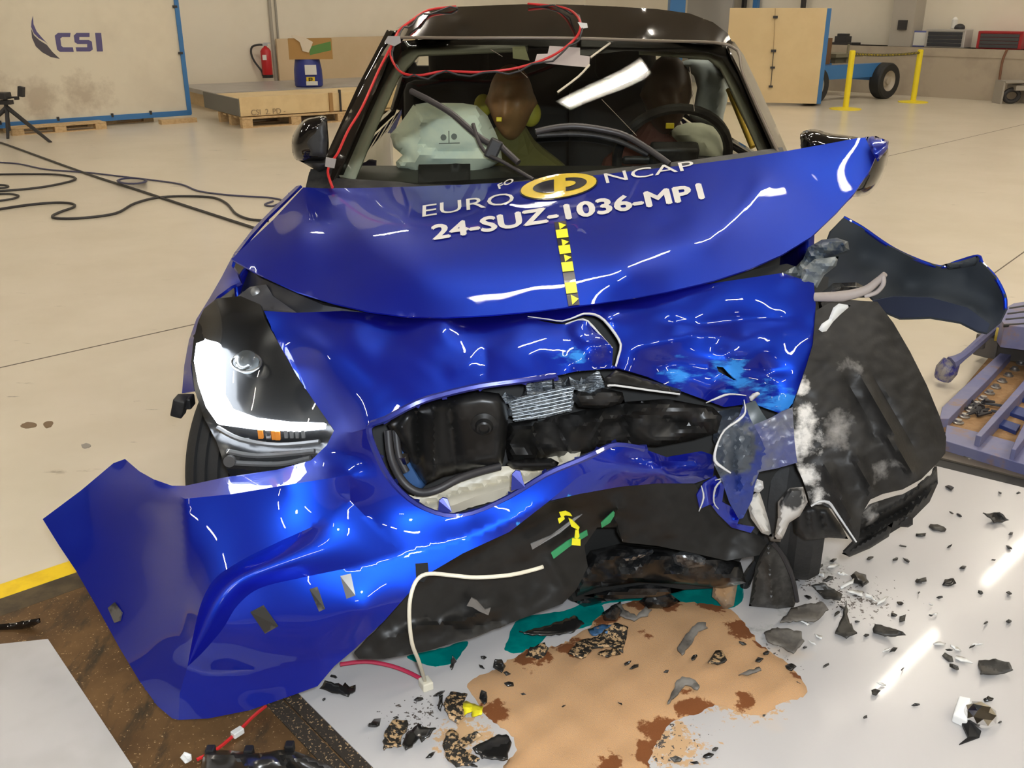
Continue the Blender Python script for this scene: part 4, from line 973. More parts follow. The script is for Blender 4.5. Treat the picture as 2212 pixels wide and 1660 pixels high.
for q in ([(1208, 1108), (1222, 1105), (1232, 1110), (1236, 1116), (1222, 1114), (1212, 1118)], [(1205, 1122), (1218, 1116), (1220, 1122), (1208, 1132)], [(1228, 1120), (1236, 1124), (1252, 1140), (1250, 1146), (1234, 1138)], [(1243, 1146), (1250, 1146), (1252, 1160), (1247, 1166), (1241, 1162)], [(1236, 1164), (1254, 1166), (1254, 1180), (1235, 1178)]):
    apatch('yellow_tape', q, m_tyel, .035)
apatch('tape_patch', [(1008, 1310), (1018, 1292), (1030, 1298), (1048, 1318), (1060, 1314), (1055, 1330), (1036, 1322), (1020, 1312)], M['tape_grey'], .02)
for q in ([(1146, 1176), (1190, 1158), (1240, 1120), (1258, 1112), (1210, 1152), (1150, 1188)],):
    apatch('grille_slat', q, mat('slat_grey', (.16, .16, .16), .35), .03)
# engine underside
m_eng = mat('engine_black', (.007, .0075, .008), .25, spec=.35, col2=(.03, .03, .03), nscale=16)
pillow('sump', [(1235, 1250), (1275, 1190), (1340, 1175), (1430, 1185), (1540, 1200), (1600, 1215), (1612, 1260), (1560, 1272), (1480, 1262), (1380, 1258), (1290, 1270), (1245, 1290)], 2.06, .07, .08, m_eng, CAR, 9, 26, noise=(.02, .06), smooth=25)
pillow('sump_casting', [(1452, 1200), (1470, 1192), (1500, 1194), (1530, 1210), (1522, 1226), (1480, 1228), (1458, 1218)], 1.99, .02, .03, mat('casting', (.20, .21, .22), .3, .7, col2=(.04, .04, .045), nscale=30), CAR, 6, 10, noise=(.006, .1), smooth=20)
pillow('sump_strip', [(1345, 1206), (1410, 1188), (1414, 1196), (1352, 1216)], 1.99, .01, .01, mat('foil', (.35, .38, .42), .2, .9, bump=1, bscale=60), CAR, 5, 5)
for i, q in enumerate(([(1260, 1288), (1330, 1272), (1400, 1262), (1480, 1275), (1420, 1290), (1320, 1296)],)):
    pillow('under_tray', q, 2.04, .02, .03, m_eng, CAR, 8, 10, smooth=25)
# --- torn, crushed bumper on the struck side
m_grayblue = mat('flipped_plastic', (.055, .065, .17), .38, coat=.3, col2=(.10, .105, .14), nscale=7)
m_peel = mat('peeled_plastic', (.05, .06, .075), .4, col2=(.015, .03, .17), nscale=5, lo=.46, hi=.54)
sheet('bumper_flap', [([(1612, 925, 1.90), (1660, 905, 1.90), (1712, 880, 1.90), (1716, 950, 1.88), (1722, 1000, 1.87), (1680, 1012, 1.87), (1640, 1020, 1.86), (1625, 1050, 1.85), (1615, 1000, 1.86), (1630, 980, 1.86), (1612, 950, 1.87)], [])], m_grayblue, CAR, step=8, thick=.004, noise=(.004, 12))['label'] = 'grey blue torn bumper flap beside the arch liner'
sheet('bumper_curl', [([(1606, 866, 1.91), (1618, 900, 1.88), (1640, 940, 1.87), (1660, 985, 1.87), (1640, 1020, 1.86), (1630, 1050, 1.86), (1625, 1080, 1.86), (1605, 1120, 1.86), (1596, 1122, 1.86), (1575, 1085, 1.84), (1560, 1040, 1.83), (1543, 1005, 1.84), (1545, 970, 1.85), (1560, 930, 1.87), (1596, 900, 1.89), (1608, 870, 1.91)], [(1590, 980, 1.83)])], m_peel, CAR, step=7, thick=.004, creases=[([(1590, 930), (1585, 1010), (1600, 1070)], .025, 8, 1), ([(1620, 930), (1625, 1000)], -.02, 8, 1), ([(1565, 960), (1565, 1020)], -.015, 7, 1)], noise=(.004, 16))
sheet('bumper_shred', [([(1520, 1045, 1.87), (1545, 1030, 1.86), (1565, 1050, 1.86), (1560, 1085, 1.87), (1590, 1100, 1.88), (1598, 1118, 1.88), (1592, 1135, 1.88), (1630, 1140, 1.89), (1622, 1152, 1.89), (1580, 1140, 1.89), (1550, 1110, 1.88), (1535, 1090, 1.88), (1512, 1100, 1.87), (1505, 1070, 1.87)], [])], m_paint_s, CAR, step=7, thick=.004, creases=[([(1545, 1040), (1540, 1110)], -.02, 6, 1), ([(1570, 1060), (1590, 1125)], .02, 6, 1)])
edge_strip('torn_edge', [(1607, 864, 1.90), (1610, 890, 1.885), (1596, 908, 1.88), (1565, 930, 1.865), (1548, 965, 1.84), (1544, 995, 1.835), (1560, 1010, 1.83), (1578, 1022, 1.83)], [.001, .003, .002, .004, .002], m_torn, CAR, 3, .006)
edge_strip('torn_edge', [(1545, 1038, 1.855), (1560, 1036, 1.85), (1545, 1055, 1.855), (1542, 1085, 1.86), (1552, 1100, 1.865)], [.001, .0025, .001], m_torn, CAR, 3, .006)
edge_strip('torn_edge', [(1515, 1050, 1.86), (1520, 1075, 1.86), (1510, 1105, 1.86)], [.001, .0025, .001], m_torn, CAR, 3, .006)
edge_strip('torn_edge', [(1525, 871, 1.97), (1545, 862, 1.965), (1575, 852, 1.965), (1612, 855, 1.965)], [.001, .003, .001], m_torn, CAR, 3, .006)
pillow('torn_tab', [(1618, 858), (1626, 850), (1640, 846), (1642, 852), (1630, 862), (1622, 870)], 1.93, .006, .006, m_torn, CAR, 4, 5)
sheet('inner_bracket', [([(1612, 872, 1.94), (1630, 866, 1.93), (1652, 900, 1.92), (1660, 912, 1.92), (1625, 928, 1.91), (1600, 915, 1.92)], [])], mat('slate', (.07, .085, .09), .4), CAR, step=7, thick=.004)
pillow('broken_arm', [(1612, 1080), (1640, 1060), (1650, 1090), (1662, 1130), (1668, 1160), (1645, 1152), (1622, 1120)], 1.93, .02, .02, mat('dusty_white', (.52, .50, .46), .7, col2=(.2, .2, .19), nscale=8), CAR, 7, 14, smooth=30)
pillow('broken_arm', [(1680, 1085), (1705, 1055), (1735, 1052), (1745, 1085), (1728, 1115), (1705, 1130), (1690, 1165), (1672, 1165), (1680, 1120)], 1.92, .03, .03, mat('dusty_white2', (.50, .48, .45), .7, col2=(.03, .03, .03), nscale=9, lo=.48, hi=.55), CAR, 7, 16, smooth=30)
pillow('white_clump', [(1624, 1050), (1635, 1035), (1648, 1040), (1650, 1055), (1640, 1065), (1626, 1062)], 1.88, .012, .012, m_torn, CAR, 5, 7, noise=(.004, .3), smooth=20)
# --- wheel arch liner, dusty
m_liner = mat('arch_liner', (.012, .0115, .011), .5, spec=.3, col2=(.028, .0265, .025), nscale=5, lo=.4, hi=.7, bump=.15, bscale=40)
add_layer(m_liner, (.62, .59, .55), 16, .66, .84, 9., spots=P3([(1735, 890, 1.97, .16), (1728, 960, 1.95, .18), (1725, 840, 1.99, .11), (1750, 1020, 1.93, .14), (1765, 1075, 1.92, .12), (1855, 725, 2.03, .09)]), amp=.40, rough=.9, seed=1)
add_layer(m_liner, (.33, .31, .29), 9, .60, .85, 8., spots=P3([(1800, 950, 1.95, .22), (1850, 780, 2.0, .18), (1900, 1000, 1.95, .2), (1880, 1120, 1.9, .15)]), amp=.26, rough=.9, seed=2)
ln_out = [(1762, 672, 2.12), (1790, 655, 2.13), (1830, 648, 2.14), (1895, 652, 2.14), (1930, 698, 2.12), (1966, 760, 2.10), (2002, 832, 2.07), (2030, 900, 2.04), (2044, 945, 2.02), (2042, 980, 2.0), (2022, 1004, 1.98), (1990, 1036, 1.95), (1950, 1058, 1.93), (1906, 1068, 1.91), (1880, 1080, 1.9), (1862, 1110, 1.88), (1856, 1160, 1.86), (1846, 1176, 1.86), (1820, 1140, 1.88), (1796, 1100, 1.90), (1775, 1090, 1.91), (1752, 1092, 1.91), (1735, 1040, 1.92), (1718, 1000, 1.93), (1712, 950, 1.94), (1712, 880, 1.96), (1736, 810, 2.0), (1756, 745, 2.06)]
liner = sheet('wheel_arch_liner', [(ln_out, [(1850, 850, 1.99), (1900, 780, 2.05), (1800, 780, 2.02), (1950, 930, 1.97), (1850, 1000, 1.92), (1780, 960, 1.93)])], m_liner, CAR, step=9, thick=.006, creases=[([(1850, 788), (1905, 890), (1960, 1000), (1985, 1034)], -0.037, 12, 1), ([(1876, 795), (1930, 890), (1990, 1000)], .018, 10, 1), ([(1906, 930), (1945, 985), (1978, 1038)], -0.027, 8, 1), ([(1840, 970), (1870, 1030), (1885, 1075)], -0.034, 9, 1), ([(1780, 995), (1815, 1070), (1850, 1160)], -0.037, 9, 1), ([(1820, 800), (1870, 900), (1900, 960)], .014, 14, 1), ([(1780, 930), (1850, 905)], .012, 10, 1)], noise=(.003, 7))
liner['label'] = 'black wheel arch liner powdered with white dust'
sheet('liner_lip', [([(1850, 1120, 1.90), (1885, 1090, 1.92), (1950, 1068, 1.94), (2000, 1040, 1.96), (2024, 1008, 1.99), (2026, 1045, 1.99), (2008, 1085, 1.97), (1968, 1125, 1.94), (1920, 1155, 1.92), (1868, 1178, 1.90), (1830, 1198, 1.88), (1822, 1194, 1.88), (1850, 1168, 1.88)], [])], m_liner, CAR, step=7, thick=.006, creases=[([(1856, 1135), (1950, 1085), (2018, 1025)], -.02, 5), ([(1860, 1150), (1955, 1100), (2020, 1040)], .02, 5), ([(1862, 1164), (1955, 1116), (2012, 1065)], -.02, 5)])
pillow('liner_tab', [(1940, 1130), (1960, 1112), (1972, 1120), (1972, 1134), (1962, 1140), (1930, 1138)], 1.93, .006, .006, m_liner, liner, 5, 6)
pillow('liner_foot', [(1818, 1196), (1880, 1160), (1930, 1128), (1920, 1160), (1880, 1185), (1835, 1204)], 1.89, .012, .012, m_liner, CAR, 7, 9)
wc2 = Vector((.80, 2.36, .30)); wm2 = Matrix.Rotation(R(-20), 3, 'Z') @ Matrix.Rotation(R(90), 3, 'Y')
WH2 = empty('wheel', wc2, 'wheel of the struck side behind the dusty liner'); WH2.parent = CAR; WH2.matrix_parent_inverse = Matrix.Translation(CAR.location).inverted()
bm = NB(); lathe(bm, [(.2, -.08), (.27, -.085), (.29, -.06), (.295, -.02), (.285, 0), (.295, .02), (.29, .06), (.27, .085), (.2, .08)], wc2, wm2, 48, False); obj('tyre', bm, M['rubber'], WH2, 30)
bm = NB(); lathe(bm, [(.03, -.07), (.12, -.06), (.19, -.08), (.205, -.08), (.205, .08), (.19, .075), (.12, .05), (.03, .06)], wc2, wm2, 40); obj('rim', bm, M['steel'], WH2, 40)
pillow('tread_slab', [(1712, 1105), (1752, 1090), (1790, 1098), (1820, 1140), (1832, 1165), (1790, 1162), (1740, 1168), (1716, 1150)], 1.98, .03, .05, m_liner, CAR, 7, 16, creases=[([(1745, 1095), (1750, 1165)], .012, 4), ([(1770, 1095), (1785, 1165)], .012, 4)])
edge_strip('torn_edge', [(1752, 1094, 1.90), (1770, 1084, 1.90), (1790, 1086, 1.90), (1805, 1105, 1.89), (1850, 1172, 1.855)], [.002, .004, .002], m_torn, CAR)
# --- peeled right wing seen from inside
rw = [(1775, 560, 2.42), (1795, 500, 2.47), (1822, 470, 2.52), (1862, 492, 2.50), (1920, 532, 2.48), (1972, 558, 2.46), (2030, 577, 2.44), (2068, 566, 2.43), (2112, 554, 2.40), (2122, 570, 2.38), (2150, 600, 2.36), (2170, 640, 2.33), (2172, 670, 2.32), (2160, 695, 2.31), (2132, 720, 2.30), (2112, 716, 2.31), (2075, 697, 2.34), (2010, 686, 2.36), (1945, 688, 2.37), (1915, 676, 2.36), (1880, 640, 2.33), (1820, 640, 2.32), (1780, 620, 2.34)]
rwing = sheet('peeled_wing', [(rw, [(2080, 640, 2.42), (1960, 620, 2.50), (1860, 560, 2.52), (2150, 650, 2.37)])], m_slate, CAR, step=10, thick=.005, creases=[([(1900, 650), (2000, 643), (2100, 665), (2140, 700)], -.02, 14, 1), ([(2030, 577), (2060, 590), (2100, 590)], .01, 10, 1)])
sheet('wing_flange', [([(1885, 650, 2.325), (1930, 641, 2.35), (2010, 643, 2.352), (2090, 665, 2.33), (2138, 700, 2.295), (2132, 719, 2.292), (2112, 715, 2.302), (2075, 696, 2.33), (2010, 685, 2.35), (1945, 687, 2.36), (1915, 675, 2.35)], [])], mat('flange_navy', (.012, .018, .04), .6, spec=.25), rwing, step=10, thick=.003)
rwing['label'] = 'dark inside of the wing bent out to the side'
bm = NB(); tube(bm, [at(u, v, Y + .006) for u, v, Y in rw[2:13]], .005, 8, 4); obj('wing_edge', bm, m_paint, rwing)
pillow('wing_fold', [(2040, 571), (2068, 566), (2112, 553), (2116, 572), (2085, 578), (2050, 582)], 2.40, .01, .01, m_slate, rwing, 6, 8)
line_tube('loose_trim', [(1760, 642, 2.05), (1820, 640, 2.02), (1868, 628, 2.0), (1895, 608, 1.99), (1912, 592, 1.98)], [.010, .012, .010, .008, .006], mat('dirty_clear', (.30, .26, .24), .35), CAR)['label'] = 'thin translucent strip sticking out over the liner'
line_tube('loose_trim', [(1868, 640, 2.0), (1893, 632, 1.99), (1908, 614, 1.98), (1908, 596, 1.98)], .005, mat('dirty_clear2', (.34, .3, .28), .35), CAR)
m_crush = mat('crushed_metal', (.12, .14, .15), .4, .3, col2=(.03, .05, .09), nscale=14, lo=.45, hi=.55)
pillow('crushed_inner_wing', [(1690, 615), (1710, 585), (1735, 560), (1745, 535), (1775, 518), (1808, 514), (1832, 522), (1835, 540), (1790, 556), (1765, 575), (1755, 610), (1725, 620)], 2.28, .04, .05, m_crush, CAR, 7, 18, noise=(.02, .09), smooth=22)
pillow('crushed_panel', [(1725, 618), (1735, 580), (1760, 560), (1812, 554), (1806, 575), (1780, 595), (1765, 622)], 2.22, .02, .03, mat('crush_pale', (.33, .35, .35), .45, col2=(.14, .16, .17), nscale=9), CAR, 7, 14, noise=(.01, .1), smooth=22)
pillow('crushed_panel', [(1640, 615), (1680, 595), (1718, 575), (1725, 590), (1700, 612), (1660, 622)], 2.24, .02, .04, m_crush, CAR, 7, 12, noise=(.01, .1), smooth=22)
pillow('lamp_shard', [(1768, 712), (1775, 700), (1790, 690), (1800, 665), (1812, 656), (1838, 660), (1815, 680), (1800, 695), (1785, 716), (1776, 718)], 2.04, .006, .006, mat('white_shard', (.62, .62, .60), .5), CAR, 6, 8)
pillow('dark_joint', [(1765, 640), (1800, 612), (1850, 610), (1885, 630), (1850, 645), (1800, 655), (1770, 668)], 2.18, .03, .05, m_eng, CAR, 8, 16, noise=(.01, .1), smooth=25)
# ------------------------------------------------------------------ wires taped to the car
def car_wire(pts, r, name, m, label, cat='wire'):
    bm = NB(); tube(bm, pts, r, 6, 4); return obj(name, bm, m, None, 60)
def rp(u, v, off=.02):                     # points just above roof or glass edge
    return gl(u, v, off)
w1 = [at(985, 14, 3.62), at(925, 22, 3.58), at(888, 45, 3.46), at(862, 66, 3.42), gl(850, 90, .06), gl(843, 108, .05), gl(848, 132, .04), gl(868, 157, .035), gl(905, 163, .035), gl(960, 154, .03), gl(1040, 156, .03), gl(1120, 146, .03), gl(1190, 122, .03), gl(1238, 88, .04), at(1254, 60, 3.30), at(1246, 34, 3.45), at(1215, 16, 3.58), at(1140, 8, 3.64)]
WR = car_wire(w1, .0042, 'wire', M['red_wire'], '')
tag(WR, 'red wire looping across the top of the windscreen and roof', 'wire')
w2 = [p + Vector((.006, -.006, -.006 + .008 * math.sin(i * 1.7))) for i, p in enumerate(spline(w1, 3))]
bm = NB(); tube(bm, w2, .0032, 6); tag(obj('wire', bm, M['cable'], None), 'black wire twisted along the red wire across the windscreen top', 'wire')
bm = NB(); tube(bm, [at(850, 90, 3.36), at(818, 152, 3.26), at(782, 232, 3.12), at(752, 282, 3.04), at(730, 330, 2.97), at(716, 350, 2.95), at(708, 372, 2.93), at(718, 405, 2.82)], .0042, 6, 4)
tag(obj('wire', bm, M['red_wire']), 'red wire running down the passenger side windscreen pillar', 'wire')
for k, (q, lb) in enumerate((([(838, 78), (864, 78), (866, 92), (852, 100), (830, 92)], 'grey tape strip holding the wires at the windscreen top corner'), ([(704, 340), (726, 344), (722, 364), (702, 360)], 'grey tape strip holding the red wire near the wing mirror'), ([(1248, 48), (1268, 50), (1270, 60), (1256, 62)], 'pale tape tab holding the wire loop on the roof edge'))):
    bm = NB(); Y_ = (3.33, 2.92, 3.29)[k]; prism(bm, [at(a, b, Y_) for a, b in q], (0, .004, 0)); tag(obj('tape_strip', bm, mat('tape_pale%d' % k, (.30, .27, .24) if k < 2 else (.6, .57, .5), .4), None, 0), lb, 'tape')
# white cable on the bumper, with its connector
wc_ = [at(1173, 1225, 1.70), at(1150, 1232, 1.70), at(1100, 1243, 1.665), at(1030, 1248, 1.65), at(980, 1244, 1.645), at(928, 1240, 1.655), at(902, 1252, 1.65), at(888, 1285, 1.63), at(884, 1330, 1.62), at(890, 1390, 1.63), at(905, 1430, 1.68), gz(918, 1472, .03)]
bm = NB(); tube(bm, wc_, .0042, 8, 4)
CB = obj('cable', bm, mat('cable_white', (.66, .62, .50), .5)); tag(CB, 'white cable hanging from the bumper corner down to the floor board', 'cable')
bm = NB(); box(bm, gz(920, 1478, .022), (.026, .032, .022), Matrix.Rotation(.5, 3, 'Z')); obj('connector', bm, mat('connector_cream', (.68, .64, .52), .5), CB, 0, .003)
bm = NB(); tube(bm, [gz(735, 1436, .05), gz(790, 1430, .05), gz(840, 1438, .04), gz(880, 1452, .03), gz(915, 1470, .025)], .005, 8, 4)
tag(obj('cable', bm, mat('cable_crimson', (.42, .02, .06), .5)), 'crimson cable on the white board, running to the white connector', 'cable')
bm = NB(); tube(bm, [gz(575, 1525, .02), gz(545, 1550, .015), gz(515, 1580, .012), gz(470, 1618, .012), gz(425, 1642, .012)], .004, 6, 4)
cc = obj('cable', bm, M['red_wire']); tag(cc, 'red wire on the rusty plate below the bumper foot', 'cable')
bm = NB(); box(bm, gz(513, 1583, .016), (.016, .026, .014), Matrix.Rotation(-.7, 3, 'Z')); obj('connector', bm, M['white_paint'], cc, 0, .002)

# ------------------------------------------------------------------ crash test dummies
def head(name, c, h, m, parent, yaw=0.):
    bm = NB(); bmesh.ops.create_icosphere(bm, subdivisions=4, radius=1)
    for v in bm.verts:
        x, y, z = v.co
        k = .72 + .28 * max(0, min(1, (z + .9) / .9))        # jaw narrows
        X, Yv, Z = x * .62 * k, y * .78, z
        if y < 0:
            n = math.exp(-((x / .22) ** 2)) * math.exp(-(((z + .12) / .22) ** 2)); Yv -= .17 * n        # nose
            for sx in (-1, 1): Yv += .13 * math.exp(-(((x - sx * .36) / .2) ** 2) - (((z - .12) / .13) ** 2))   # eye sockets
            Yv -= .06 * math.exp(-((x / .5) ** 2) - (((z - .34) / .1) ** 2))
            Yv += .06 * math.exp(-((x / .35) ** 2) - (((z + .47) / .05) ** 2))    # mouth
            Yv -= .07 * math.exp(-((x / .3) ** 2) - (((z + .74) / .14) ** 2))     # chin
        for sx in (-1, 1):
            e = math.exp(-((x - sx * .95) / .3) ** 2 - ((y + .0) / .14) ** 2 - ((z - .02) / .2) ** 2); X += sx * .12 * e
        v.co = Vector((X, Yv, Z)) * (h / 2)
        v.co = Matrix.Rotation(yaw, 3, 'Z') @ Matrix.Rotation(R(6), 3, 'X') @ v.co + c
    return obj(name, bm, m, parent, 60)
def dummy(hc, hh, skin, shirt, label, yaw):
    E_ = empty('crash_test_dummy', (hc.x, hc.y + .1, .45), label, 'crash test dummy')
    me = bpy.data.meshes.new('body')
    sp = hc + Vector((0, .06, -.26))
    J = [(hc.x, hc.y + .35, .50), (hc.x, hc.y + .24, .72), tuple(sp + Vector((0, .05, -.02))), tuple(hc + Vector((0, .04, -.06)))]
    Ed = [(0, 1), (1, 2), (2, 3)]; rad = [.15, .15, .13, .055]
    for sx in (-1, 1):
        b0 = len(J)
        J += [tuple(sp + Vector((sx * .17, .03, -.03))), tuple(sp + Vector((sx * .22, -.10, -.25))), tuple(sp + Vector((sx * .14, -.36, -.20))), (hc.x + sx * .10, hc.y - .05, .48), (hc.x + sx * .13, hc.y - .42, .55), (hc.x + sx * .13, hc.y - .52, .25)]
        Ed += [(2, b0), (b0, b0 + 1), (b0 + 1, b0 + 2), (0, b0 + 3), (b0 + 3, b0 + 4), (b0 + 4, b0 + 5)]; rad += [.07, .05, .035, .09, .075, .05]
    me.from_pydata(J, Ed, [])
    o = link('body', me, shirt, E_)
    o.modifiers.new('skin', 'SKIN'); sub = o.modifiers.new('sub', 'SUBSURF'); sub.levels = 2; sub.render_levels = 2
    for i, sv in enumerate(me.skin_vertices[0].data): sv.radius = (rad[i], rad[i]); sv.use_root = (i == 0)
    hd = head('head', hc, hh, skin, E_, yaw)
    return E_, hd
m_skin1 = mat('dummy_skin', (.30, .15, .06), .45, col2=(.24, .13, .05), nscale=12)
m_skin2 = mat('dummy_skin_dark', (.055, .028, .014), .5)
m_shirt1 = mat('dummy_vest', (.10, .095, .02), .8); m_shirt2 = mat('dummy_vest_red', (.07, .018, .010), .8)
hc1 = at(1104, 222, 3.62); D1, h1 = dummy(hc1, .27, m_skin1, m_shirt1, 'brown crash test dummy seated behind the big passenger airbag', R(-12))
m_dyel = mat('dummy_yellow', (.36, .33, .03), .6)
for a in (((1044, 228), .035), ((1146, 246), .04)):
    bm = NB(); bmesh.ops.create_icosphere(bm, subdivisions=3, radius=a[1], matrix=Matrix.Translation(at(*a[0], 3.68)) @ Matrix.Diagonal((1, .8, 1.2, 1))); obj('shoulder_joint', bm, m_dyel, D1)
bm = NB(); box(bm, at(1078, 258, 3.47), (.02, .01, .016)); obj('chin_marker', bm, M['yellow'], h1, 0, .003)
hc2 = at(1440, 205, 3.62); D2, h2 = dummy(hc2, .28, m_skin2, m_shirt2, 'dark crash test dummy seated behind the steering wheel airbag', R(10))
bm = NB(); box(bm, at(1447, 272, 3.45), (.03, .01, .02)); obj('chin_marker', bm, M['yellow'], h2, 0, .003)

# ------------------------------------------------------------------ background, left
B3 = Matrix((BX, Vector((-BX.y, BX.x, 0)), UP)).transposed()          # local x along BX, y toward the wall
A3 = Matrix((AX, BX, UP)).transposed()                                # local x along AX, y toward the right wall
# advertising panel standing on pallets
p0, p1 = at(-260, 296, 11.2), at(403, 240, 14.0)
p0 = gz(-200, 303, .0); p1 = gz(405, 259, .0)
dv = (p1 - p0); dv.z = 0; Lp = dv.length; dv.normalize(); nv = Vector((dv.y, -dv.x, 0))
if nv.y > 0: nv = -nv
PN = empty('sign_panel', (p0 + p1) / 2, 'tall white panel with a dark wing logo in a blue frame, standing on pallets', 'sign')
zb, zt = .13, 2.3
pm = Matrix((dv, -nv, UP)).transposed()
tilt = Vector((0, 0, 0))
bm = NB(); box(bm, (p0 + p1) / 2 + UP * ((zb + zt) / 2), (Lp, .05, zt - zb), pm)
m_pan = mat('panel_white', (.72, .66, .53), .55, col2=(.66, .60, .48), nscale=.8)
add_layer(m_pan, (.50, .43, .33), 4, .66, .95, 5., spots=[(*((p0 + p1) / 2 + dv * (Lp / 2 - 1.35 - k * .55) + UP * .42), .95) for k in range(4)], amp=.55)
obj('board', bm, m_pan, PN, 0)
bm = NB()
box(bm, (p0 + p1) / 2 + UP * (zb - .03), (Lp + .1, .09, .07), pm); box(bm, p1 + dv * .03 + UP * ((zb + zt) / 2), (.06, .09, zt - zb + .1), pm); box(bm, (p0 + p1) / 2 + UP * (zt + .03), (Lp + .1, .09, .07), pm); box(bm, p0 - dv * .03 + UP * ((zb + zt) / 2), (.06, .09, zt - zb + .1), pm)
fr_ = obj('frame', bm, M['blue_steel'], PN, 0)
bm = NB()
for t in (.15, .3, .5, .7, .85): box(bm, p0 + dv * Lp * t + UP * (zb + .005) + nv * .04, (.03, .02, .05), pm)
for z in (.9, 1.5, 2.0): box(bm, p1 + UP * z + nv * .045, (.06, .02, .03), pm)
obj('clamp', bm, M['cable'], PN, 0)
def on_panel(u, v, lift=.028):
    x, y, z = _d(u, v); o_ = Vector((0, 0, CAMH)); d_ = Vector((x, y, z)); t = (p0 - o_).dot(nv) / d_.dot(nv)
    return o_ + d_ * t + nv * lift
m_logo1 = mat('logo_violet', (.10, .085, .22), .5); m_logo2 = mat('logo_dark', (.075, .065, .085), .5)
def panel_poly(name, lp, m, parent=PN):
    bm = NB(); prism(bm, [on_panel(a, b) for a, b in lp], -nv * .003); return obj(name, bm, m, parent, 0)
panel_poly('logo_feather', [(70, 34), (71, 52), (78, 68), (90, 82), (102, 95), (96, 90), (82, 82), (72, 72), (66, 58), (67, 45)], m_logo1)
panel_poly('logo_wing', [(66, 62), (72, 76), (84, 87), (100, 97), (112, 112), (128, 127), (108, 123), (90, 113), (76, 100), (68, 82)], m_logo2)
panel_poly('letter', [(151, 71), (150, 80), (133, 80), (129, 83), (131, 99), (135, 102), (156, 102), (158, 112), (128, 112), (122, 107), (117, 77), (124, 71)], m_logo1)
panel_poly('letter', [(192, 71), (192, 80), (170, 80), (170, 86), (190, 86), (197, 90), (199, 107), (193, 111), (164, 111), (162, 102), (187, 102), (187, 95), (166, 95), (160, 91), (158, 77), (164, 71)], m_logo1)
panel_poly('letter', [(204, 71), (217, 71), (221, 111), (208, 111)], m_logo1)
# pallets under the panel
def pallet(loc, mx, L, Wd, label, group=None, hh=.13, name='pallet'):
    E_ = empty(name, loc, label, 'pallet', group)
    for k in range(3):
        for j in range(3):
            bm = NB(); box(bm, loc + mx @ Vector(((k - 1) * (L / 2 - .07), (j - 1) * (Wd / 2 - .05), hh * .42)), (.14, .10, hh * .64), mx); obj('block', bm, M['pine'], E_, 0)
    for j in range(3):
        bm = NB(); box(bm, loc + mx @ Vector((0, (j - 1) * (Wd / 2 - .05), hh * .05)), (L, .10, hh * .12), mx); obj('runner', bm, M['pine'], E_, 0)
    for k in range(5):
        bm = NB(); box(bm, loc + mx @ Vector((0, (k - 2) * (Wd / 2 - .06) / 2, hh * .84)), (L, .12, hh * .16), mx); obj('deck_board', bm, M['pine'], E_, 0)
    return E_
for u, lb in ((135, 'wooden pallet under the logo panel, further from its blue corner'), (245, 'wooden pallet under the logo panel, next to its blue corner')):
    q = gz(u, 287 - (u - 135) * .16) + -nv * .45; pallet(q, pm, 1.15, .8, lb, hh=.10)
bm = NB(); box(bm, gz(385, 266) + UP * .03, (.5, .12, .06), pm); tag(obj('timber', bm, M['pine']), 'short timber block on the floor at the panel corner', 'timber')
# stacked boards on pallets
q0, q1, q2 = gz(525, 278), gz(760, 262), gz(415, 243)
c_ = (q0 + q1) / 2; u1 = (q1 - q0).normalized(); u2 = Vector((-u1.y, u1.x, 0))
sm = Matrix((u1, u2, UP)).transposed()
def rect_at(org, l, d_, z0, z1, name, m, bev=0):
    bm = NB(); box(bm, org + u1 * (l / 2) + u2 * (d_ / 2) + UP * ((z0 + z1) / 2), (l, d_, z1 - z0), sm); return obj(name, bm, m, None, 0, bev)
pallet(q0 + u1 * .75 + u2 * .5, sm, 1.5, 1.0, 'light wooden pallet carrying the long crate of boards', hh=.15)
pallet(q0 + u1 * 2.5 + u2 * .5, sm, 1.5, 1.0, 'wooden pallet under the crate, half hidden by the car', hh=.15)
cr = empty('crate', q0 + u1 * 1.2 + u2 * .5 + UP * .15, 'long low wooden crate with scribbled writing on a pallet', 'crate')
m_ply2 = mat('crate_ply', (.72, .55, .30), .6, col2=(.66, .49, .26), nscale=3)
bm = NB(); box(bm, q0 + u1 * 1.7 + u2 * .05 + UP * .27, (3.4, .03, .24), sm); fs_ = obj('front_board', bm, m_ply2, cr, 0)
bm = NB(); box(bm, q0 + u1 * 0 + u2 * .8 + UP * .26, (.03, 1.5, .22), sm); obj('end_board', bm, mat('crate_grey', (.17, .16, .14), .6), cr, 0)
bm = NB(); box(bm, q0 + u1 * 1.7 + u2 * .75 + UP * .25, (3.3, 1.35, .18), sm); obj('contents', bm, m_ply2, cr, 0)
bm = NB(); box(bm, q0 + u1 * 1.28 + u2 * .03 + UP * .27, (.05, .05, .25), sm); obj('strap', bm, mat('strap_brown', (.36, .2, .07), .6), cr, 0)
bm = NB(); box(bm, q0 + u1 * 1.42 + u2 * .03 + UP * .28, (.02, .05, .3), sm); obj('strap', bm, M['cable'], cr, 0)
